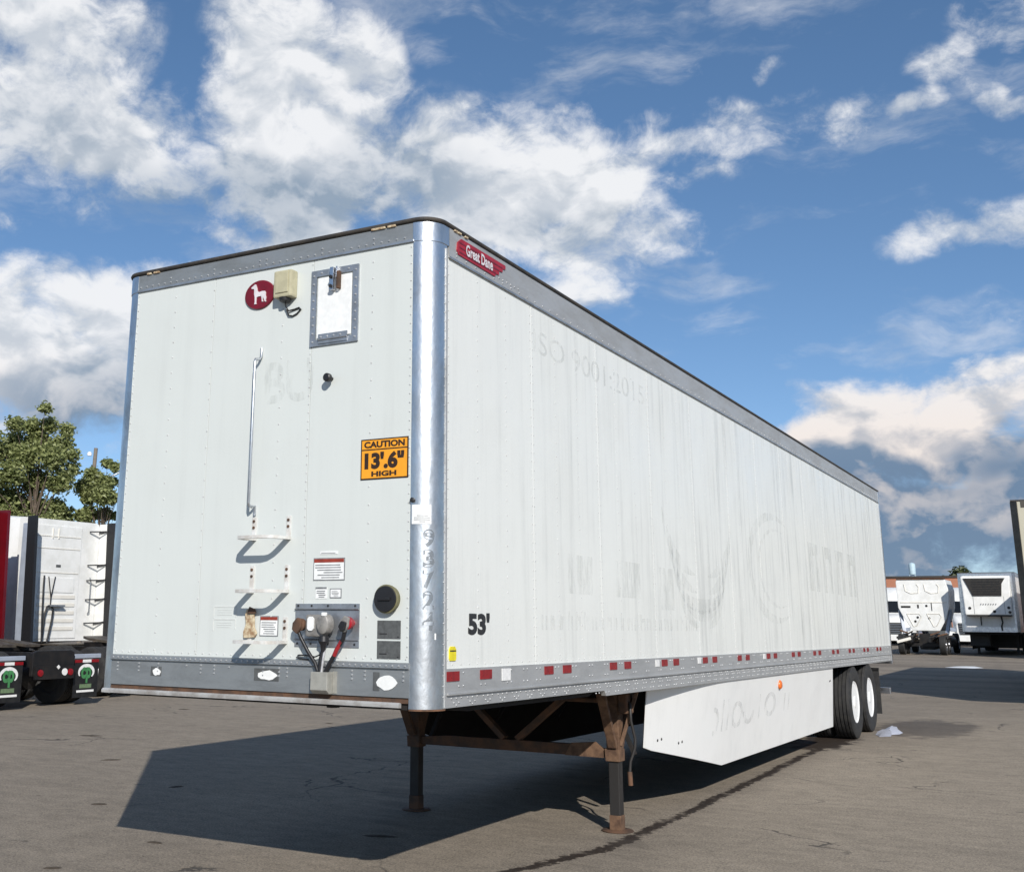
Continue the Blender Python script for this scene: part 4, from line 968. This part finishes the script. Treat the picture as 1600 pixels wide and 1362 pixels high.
        for s_ in (-1, 1): MB().tube([(s_*.95, c-.03, 2.55), (s_*.95, c-.07, 2.5), (s_*.95, c-.07, 1.75), (s_*.95, c-.03, 1.7)], .014, 6).build('grab_bar', 'plate_metal', t, smooth=60)
        B('deck_plate', 'grease', t, -.55, .55, c-.75, c-.05, 1.005, 1.03)
    for s_ in (-1, 1): MB().tube([(s_*.92, c+.4, .72), (s_*.92, c+2.0, .72)], .28, 20).build('fuel_tank', 'bright_metal', t, smooth=40)
    return t
RZ = R(90)   # heading -x
tractor('red truck tractor with black mud flaps bearing a green and white logo', (-12.35, 9.68, 0), RZ, 'truck_red', cab_y=3.58)
tractor('white sleeper truck tractor, its back wall hung with black hoses, parked beside the red truck', (-13.25, 13.35, 0), RZ, 'truck_white', True, True)

# wrecked white cab, back to us, among the far row
def stripped_cab(loc):
    t = thing('cab_shell', 'white truck with a tapered bare cab back and tangled rusty frame beside the refrigerated trailer', 'truck', loc)
    poly = [(-.62, 1.15), (.66, 1.15), (1.02, 1.75), (1.20, 2.35), (1.24, 3.2), (1.12, 3.72), (-1.20, 3.72), (-1.24, 3.6), (-1.22, 2.3), (-1.02, 1.85)]
    cab = MB().prism(poly, 1, 0, 2.8).build('cab', 'truck_white', t, bevel=.03)
    B('roof_lip', 'rust_steel', t, -1.20, 1.10, -.05, .5, 3.725, 3.775, bevel=.01)
    for x0, x1 in ((-.85, -.15), (.10, .80)):
        MB().tube([(x0, -.01, 3.5), (x0+.05, -.01, 3.15), (x0+.3, -.01, 3.02), (x1-.05, -.01, 3.05), (x1, -.01, 3.35), (x1-.1, -.01, 3.5)], .022, 6).build('pressed_rib', 'truck_cream', cab, smooth=60)
        MB().tube([(x0+.02, -.01, 2.0), (x1-.1, -.01, 2.0), (x1, -.01, 1.85), (x1-.25, -.01, 1.4), (x0+.3, -.01, 1.35), (x0+.02, -.01, 2.0)], .020, 6).build('pressed_rib', 'truck_cream', cab, smooth=60)
    B('pressed_rib', 'truck_cream', cab, -1.1, 1.1, -.025, -.001, 2.55, 2.60, bevel=.01)
    B('wall_slot', 'grille_dark', cab, -1.08, -.62, -.012, -.001, 2.30, 2.40); B('wall_slot', 'grille_dark', cab, -.30, -.22, -.012, -.001, 2.28, 2.46); B('wall_slot', 'grille_dark', cab, .36, .40, -.012, -.001, 2.15, 2.55)
    for x, z in ((-.32, 1.82), (-.45, 1.62), (.22, 1.78), (.14, 2.40)): MB().lathe([(0, .06), (-.012, .06), (-.013, 0)], 1, (x, -.001, z), 12).build('wall_hole', 'grille_dark', cab)
    for s_ in (-1, 1):
        B('frame_rail', 'black_paint', t, *sorted((s_*.36, s_*.46)), -2.2, 4.5, .62, .86)
        wheel(t, s_*1.02, 3.4, .51, .51, .29, s_)
        for y in (-1.6, -.4): wheel(t, s_*.95, y, .50, .50, .30, s_)
        MB().beam((s_*1.0, -.05, 1.0), (s_*1.2, .35, 2.2), .16, .10).build('side_strut', 'fairing_grey', t)
    r_ = random.Random(5)
    for k in range(16):
        p0 = (r_.uniform(-1.1, 1.1), r_.uniform(-2.1, -.2), r_.uniform(.55, 1.05)); p1 = (p0[0]+r_.uniform(-.5, .5), p0[1]+r_.uniform(-.3, .3), min(1.18, p0[2]+r_.uniform(-.1, .2)))
        MB().beam(p0, p1, r_.uniform(.05, .14), r_.uniform(.04, .10)).build('frame_bracket', r_.choice(('rust_steel', 'black_paint', 'grease')), t)
    MB().beam((-1.1, -2.25, .62), (-.45, -2.2, .80), .10, .14).build('bent_panel', 'truck_cream', t, bevel=.02)
    B('axle', 'black_paint', t, -.9, .9, -1.05, -.95, .4, .55)
    MB().prism([(-.34, .22), (.34, .22), (.42, .5), (.34, 1.0), (-.34, 1.0), (-.42, .5)], 1, .2, 2.6).build('gearbox', 'black_paint', t, bevel=.03)
    for s_ in (-1, 1): MB().tube([(s_*.88, .3, .62), (s_*.88, 2.3, .62)], .30, 16).build('tank', 'black_paint', t, smooth=40)
stripped_cab((-3.42, 59.3, 0))
tractor('white truck facing out with dark windshield, left of the bare cab back', (-7.8, 87.0, 0), R(180), 'truck_white', False, False, True, None)
tractor('white truck facing out, seen in the gap between the bare cab and the refrigerated trailer', (-3.35, 88.0, 0), R(180), 'truck_white', False, False, True, None)

def box_trailer(name, label, loc, body, post, w=1.28, zb=1.15, zt=4.05, length=14.6, pw=.20):
    t = thing(name, label, 'trailer', loc)
    b_ = MB().prism([(-w, .12), (-w+.12, 0), (w-.12, 0), (w, .12), (w, length), (-w, length)], 2, zb, zt).build('body', body, t, bevel=.01)
    for s_ in (-1, 1):
        MB().prism([(s_*(w+.012), .26), (s_*(w+.012), .115), (s_*(w-.115), -.012), (s_*(w-pw), -.012), (s_*(w-pw), .02), (s_*(w-.13), .03), (s_*(w-.02), .14), (s_*(w-.02), .26)], 2, zb-.01, zt+.01).build('corner_post', post, t)
        B('top_rail', post, t, *sorted((s_*(w-.02), s_*(w+.014))), .27, length, zt-.15, zt+.02)
        B('bottom_rail', post, t, *sorted((s_*(w-.02), s_*(w+.014))), .27, length, zb-.03, zb+.24)
        for y in (length-3.6, length-2.35):
            for x in (1.12, .80): wheel(t, s_*x, y, .51, .51, .28, s_, x > 1)
        lg = B('landing_leg', 'black_paint', t, *sorted((s_*.85, s_*.97)), 3.1, 3.22, .02, zb)
        B('foot', 'black_paint', lg, *sorted((s_*.78, s_*1.04)), 3.04, 3.28, 0, .02)
    B('front_rail', post, t, -w+.19, w-.19, -.010, .02, zt-.12, zt+.01); B('front_sill', post, t, -w+.19, w-.19, -.010, .02, zb-.02, zb+.22)
    B('roof_cap', 'roof_edge', t, -w-.005, w+.005, .11, length, zt+.021, zt+.05)
    B('floor_frame', 'underside', t, -w+.06, w-.06, .2, length-.1, zb-.14, zb-.031)
    for y in (length-3.6, length-2.35): MB().tube([(-.95, y, .51), (.95, y, .51)], .064, 10).build('axle', 'underside', t, smooth=50)
    B('cross_brace', 'black_paint', t, -.84, .84, 3.13, 3.19, .55, .62)
    return t
box_trailer('box_trailer', 'tan box trailer with dark brown corner post at the right of the yard', (3.14+1.28, 20.9, 0), 'beige_trailer', 'brown_post', zt=4.08, pw=.125)
box_trailer('box_trailer', 'white box trailer hidden between the tan trailer and the refrigerated trailer', (3.45, 53.5, 0), 'truck_white', 'rail_metal')
rf = box_trailer('refrigerated_trailer', 'white refrigerated trailer with a black grilled cooling unit on its nose', (-.35, 58.6, 0), 'truck_white', 'bright_metal', zt=3.98)
un = MB().prism([(-1.02, 1.95), (1.02, 1.95), (1.06, 3.2), (1.10, 3.80), (-1.10, 3.80), (-1.06, 3.2)], 1, -.62, -.012).build('cooling_unit', 'truck_white', rf, bevel=.05)
gq = MB().prism([(-.62, 2.86), (.66, 2.86), (.72, 3.45), (.88, 3.72), (-.98, 3.72), (-.80, 3.30)], 1, -.66, -.621).build('grille', 'grille_dark', un)
for k in range(6): B('louvre', 'black_paint', gq, -.62, .64, -.675, -.661, 2.95+k*.115, 2.985+k*.115)
for k in range(7): MB().prism([(-.34+k*.11, 2.42), (-.29+k*.11, 2.42), (-.25+k*.11, 2.50), (-.30+k*.11, 2.50)], 1, -.626, -.621).build('worn_lettering', 'sticker_line', un)
B('unit_seam', 'sticker_line', un, -.62, -.60, -.626, -.621, 2.0, 2.84); B('unit_seam', 'sticker_line', un, .74, .755, -.626, -.621, 2.0, 2.84)
B('unit_base', 'grille_dark', un, -.95, 1.0, -.64, -.02, 1.88, 1.949)
for x, z in ((-.80, 2.28), (.28, 2.12), (.92, 2.30), (.95, 2.08)): MB().lathe([(0, .07), (-.02, .07), (-.021, 0)], 1, (x, -.62, z), 12).build('unit_port', 'grille_dark', un)
B('fuel_tank', 'black_paint', rf, -1.15, 1.15, 3.6, 5.2, .30, 1.0, bevel=.05)
for s_ in (-1, 1): B('side_skirt', 'black_paint', rf, *sorted((s_*1.20, s_*1.235)), 3.4, 10.4, .22, 1.10)
B('bogie_box', 'black_paint', rf, -1.0, 1.0, 9.4, 10.3, .25, 1.0)
B('tool_box', 'black_paint', rf, -1.1, -.2, 1.3, 2.2, .42, 1.0, bevel=.02)
MB().tube([(-.4, -.05, 1.9), (-.4, -.08, 1.45)], .025, 6).build('drain_hose', 'hose_black', rf)
MB().tube([(.5, -.05, 1.9), (.55, -.10, 1.6), (.48, -.08, 1.4), (.5, -.05, 1.2)], .035, 6).build('drain_hose', 'hose_black', rf)

# ================================================================== buildings, tower, far greenery
bd = thing('brick_building', 'long low red brick warehouse behind the far row of trucks', 'building', (-20, 125, 0))
MB().box(-45, 60, 0, 30, 0, 5.95).build('wall', 'brick_wall', bd)
B('parapet_cap', 'roof_edge', bd, -45.1, 60.1, -.12, 30.1, 5.95, 6.15)
B('concrete_band', 'concrete', bd, -45, 60, -.05, -.002, 4.55, 4.85)
for k in range(16):
    w_ = B('loading_door', 'sticker_dark', bd, -42+k*6.2, -38.6+k*6.2, -.06, -.003, 0.02, 3.6)
    for j in range(4): B('door_slat', 'concrete', w_, -42+k*6.2, -38.6+k*6.2, -.085, -.061, .9*j+.75, .9*j+.82)
wtw = thing('water_tower', 'pale blue water tower far behind the brick warehouse', 'water tower', (-38, 325, 0))
MB().lathe([(13.2, .1), (13.4, .80), (15.9, .86), (16.2, .7), (16.5, .05)], 2, (0, 0, 0), 24).build('tank', 'tower_paint', wtw, smooth=40)
for k in range(4):
    a = R(45+90*k); MB().tube([(1.5*math.cos(a), 1.5*math.sin(a), 0), (.9*math.cos(a), .9*math.sin(a), 13.2)], .12, 8).build('leg', 'tower_paint', wtw)
MB().tube([(0, 0, 0), (0, 0, 13.0)], .3, 10).build('riser', 'tower_paint', wtw)

def foliage(clumps, n, size, rnd, flat=.9):
    """leafy twigs: small bent leaf pairs spread through the clumps' volume, thinning outwards"""
    mb = MB(); tot = sum(c[3]**2 for c in clumps)
    for cx, cy, cz, r in clumps:
        for _ in range(max(6, int(n*r*r/tot))):
            d = Vector((rnd.gauss(0, 1), rnd.gauss(0, 1), rnd.gauss(0, 1))).normalized()
            t = rnd.random()**.5*rnd.uniform(.7, 1.15)*(1.35 if rnd.random() < .13 else 1)
            p = Vector((cx, cy, cz))+Vector((d.x*r*t, d.y*r*t, d.z*r*t*flat))
            s_ = size*rnd.uniform(.6, 1.35)
            a = Vector((rnd.gauss(0, 1), rnd.gauss(0, 1), rnd.gauss(0, .6))).normalized(); nn = (d+Vector((0, 0, .6))+Vector((rnd.gauss(0, .7), rnd.gauss(0, .7), rnd.gauss(0, .7)))).normalized()
            b_ = a.cross(nn).normalized(); c_ = b_.cross(a)*.25
            mb.add([p-a*s_*.5, p+b_*s_*.34+c_*s_, p+a*s_*.55, p-b_*s_*.34+c_*s_], [(0, 1, 2), (0, 2, 3)])
    me = bpy.data.meshes.new('crown'); me.from_pydata(mb.v, [], mb.f); return me
def tree(label, base, clumps, n, size, seed, trunk_r, mat='leaf', group=None):
    rnd = random.Random(seed)
    t = thing('tree', label, 'tree', base, 0, group)
    cl = [(x, y, z, r) for x, y, z, r in clumps]
    top = max(c[2] for c in cl)
    MB().tube([(0, 0, 0), (.05, .03, top*.3), (-.05, .05, top*.6), (.1, .0, top*.92)], [trunk_r, trunk_r*.8, trunk_r*.5, trunk_r*.12], 10).build('trunk', 'bark', t, smooth=60)
    for x, y, z, r in cl:
        z0 = max(1.5, z*.62); MB().tube([(0, 0, z0), (x*.45, y*.45, z0+(z-z0)*.55), (x, y, z)], [trunk_r*.38, trunk_r*.22, trunk_r*.06], 6).build('limb', 'bark', t, smooth=60)
    me = foliage(cl, n, size, rnd); me.materials.append(MATS[mat]); link('crown', me, t)
    return t
PXM = 1/39.3     # metres for one photo pixel at the tree's distance of 45 m
def px_clumps(lst, cx, rgt2, base_z, rnd):
    out_ = []
    for x, y, r in lst:
        dx = (x-cx)*PXM; q = rgt2*dx+Vector((-rgt2.y, rgt2.x, 0))*rnd.uniform(-.9, .9)
        out_.append((q.x, q.y, base_z+(720-y)*PXM, r*PXM))
    return out_
vr = Vector((math.cos(R(-52)), math.sin(R(52)), 0))
rn = random.Random(21)
L1 = [(62, 640, 11), (46, 664, 17), (72, 662, 16), (100, 668, 13), (20, 668, 15), (24, 690, 20), (58, 688, 24), (92, 692, 20), (8, 712, 18), (40, 716, 24), (78, 718, 24), (108, 708, 13), (112, 730, 14), (20, 745, 24), (58, 748, 26), (94, 752, 22), (-15, 700, 26), (-30, 740, 32), (-10, 770, 30), (25, 784, 28), (62, 790, 26), (92, 790, 18), (-45, 790, 34), (10, 815, 30), (50, 825, 30), (85, 825, 26), (110, 800, 16), (20, 850, 30), (70, 855, 28), (-60, 700, 30), (-40, 660, 24)]
tree('leafy green deciduous tree behind the red and white trucks', (-31.13, 25.16, 0), px_clumps(L1, 60, vr, 7.6, rn), 33000, .155, 3, .10)
L2 = [(112, 752, 16), (120, 734, 12), (126, 760, 15), (128, 745, 13), (142, 716, 9), (152, 724, 9), (134, 770, 16), (118, 770, 12), (140, 750, 14), (156, 742, 7), (150, 772, 12), (166, 766, 6), (122, 795, 14), (144, 795, 12), (160, 798, 7), (170, 790, 6), (110, 800, 12), (164, 752, 6)]
tree('smaller leafy tree growing round the wooden utility pole', (-29.9, 27.6, 0), px_clumps(L2, 140, vr, 7.6, rn), 11500, .155, 4, .08)
up_ = thing('utility_pole', 'wooden utility pole with a slanting arm and small white lamp', 'pole', (-33.6, 30.3, 0))
MB().tube([(0, 0, 0), (.03, .03, 4.6), (.10, .10, 8.95)], [.12, .10, .085], 10).build('pole', 'pole_wood', up_, smooth=60)
MB().tube([(.08, .06, 7.05), (.6, .65, 7.7), (1.2, 1.4, 8.25)], .04, 8).build('arm', 'plate_metal', up_, smooth=60)
MB().lathe([(-.10, .03), (-.09, .10), (.02, .10), (.08, .05), (.09, 0)], 2, (-.03, -.14, 8.68), 14).build('lamp', 'lamp_white', up_, smooth=50)
sl = thing('street_lamp', 'thin grey lamp post with a white lamp head among the big tree leaves', 'street lamp', (-32.4, 24.9, 0))
MB().tube([(.16, .18, 0), (.16, .18, 7.1), (.08, .10, 7.65), (0, 0, 7.8)], [.045, .04, .03, .025], 8).build('post', 'plate_metal', sl, smooth=60)
MB().lathe([(-.06, .05), (-.04, .11), (.05, .10), (.09, 0)], 2, (0, 0, 7.78), 12).build('lamp', 'lamp_white', sl, smooth=50)
# far tree line behind the warehouse
for i, (x, w, h, lab) in enumerate(((-45, 7, 9.8, 'low round tree behind the warehouse roof, beside the water tower'), (-19.5, 7.0, 12.6, 'dark treetop rising over the middle of the warehouse roof'))):
    rn = random.Random(40+i); cl = [(rn.uniform(-w/2, w/2), rn.uniform(-1.5, 1.5), h*rn.uniform(.55, .90), rn.uniform(1.0, 1.7)) for _ in range(9)]
    tree(lab, (x, 232, 0), cl, 900, .7, 50+i, .3, 'leaf_far', 'trees behind the warehouse')

# ================================================================== litter on the ground
def sheet(name, pts, z, h, mat, label, cat, seed):
    r_ = random.Random(seed); n = len(pts); c = (sum(p[0] for p in pts)/n, sum(p[1] for p in pts)/n)
    vs = [(c[0], c[1], z+h)]+[((p[0]+c[0])/2+r_.uniform(-.03, .03), (p[1]+c[1])/2+r_.uniform(-.03, .03), z+h*r_.uniform(.4, 1.2)) for p in pts]+[(p[0], p[1], z) for p in pts]
    fs = [(0, 1+i, 1+(i+1) % n) for i in range(n)]+[(1+i, 1+n+i, 1+n+(i+1) % n, 1+(i+1) % n) for i in range(n)]
    o = MB().add(vs, fs).build(name, mat, None, smooth=60); tag(o, label, cat); return o
sheet('plastic_sheet', [(1.39, 13.35), (1.46, 13.15), (1.50, 13.02), (1.56, 13.12), (1.63, 13.2), (1.60, 13.48), (1.69, 13.62), (1.70, 13.9), (1.62, 14.2), (1.54, 14.5), (1.46, 14.95), (1.39, 15.0), (1.36, 14.4), (1.33, 13.9)], .004, .05, 'plastic_sheet', 'crumpled white plastic sheet lying beside the trailer wheels', 'litter', 3)
sheet('scrap_panel', [(-.7, 41.3), (.3, 41.2), (.55, 41.9), (-.5, 42.2)], .004, .05, 'sticker_white', 'flat white scrap panel lying on the far ground', 'litter', 4)

SCRAPS = [(-8.09, 6.59, 0.16, 25, 'largest dark scrap on the sunlit asphalt between mud flaps and trailer shadow'),
          (-5.8, 4.75, 0.12, 40, 'dark scrap on sunlit asphalt just outside the top corner of the shadow'),
          (-3.53, 2.33, 0.09, 30, 'dark scrap on sunlit asphalt beside the long left edge of the shadow'),
          (-3.68, 3.53, 0.09, 60, 'small dark scrap lying inside the wide part of the trailer shadow'),
          (-0.55, 2.43, 0.13, 15, 'long dark scrap in the trailer shadow near the far landing foot'),
          (-1.85, 1.27, 0.07, 10, 'dark scrap on sunlit asphalt below the front edge of the shadow'),
          (-1.81, 0.22, 0.07, 35, 'dark scrap on open sunlit asphalt farthest from the trailer nose'),
          (-10.17, 10.87, 0.12, 20, 'dark scrap under the trailer nose, nearest the mud flaps'),
          (-6.39, 10.11, 0.08, 0, 'dark scrap under the trailer nose beside the shadow line')]
for i, (x, y, w, a, lab) in enumerate(SCRAPS):
    r_ = random.Random(70+i); n = 9; mb = []
    for k in range(n):
        t = 2*math.pi*k/n; rr_ = w*r_.uniform(.7, 1.25); u, v = math.cos(t)*rr_, math.sin(t)*rr_*.38
        mb.append((u*math.cos(R(a))-v*math.sin(R(a)), u*math.sin(R(a))+v*math.cos(R(a))))
    vs = [(0, 0, .012)]+[(u*.6, v*.6, .009) for u, v in mb]+[(u, v, .002) for u, v in mb]
    fs = [(0, 1+k, 1+(k+1) % n) for k in range(n)]+[(1+k, 1+n+k, 1+n+(k+1) % n, 1+(k+1) % n) for k in range(n)]
    o = MB().add(vs, fs).build('dark_scrap', 'litter', None, loc=(x, y, 0))
    tag(o, lab, 'litter', 'dark scraps on the asphalt')
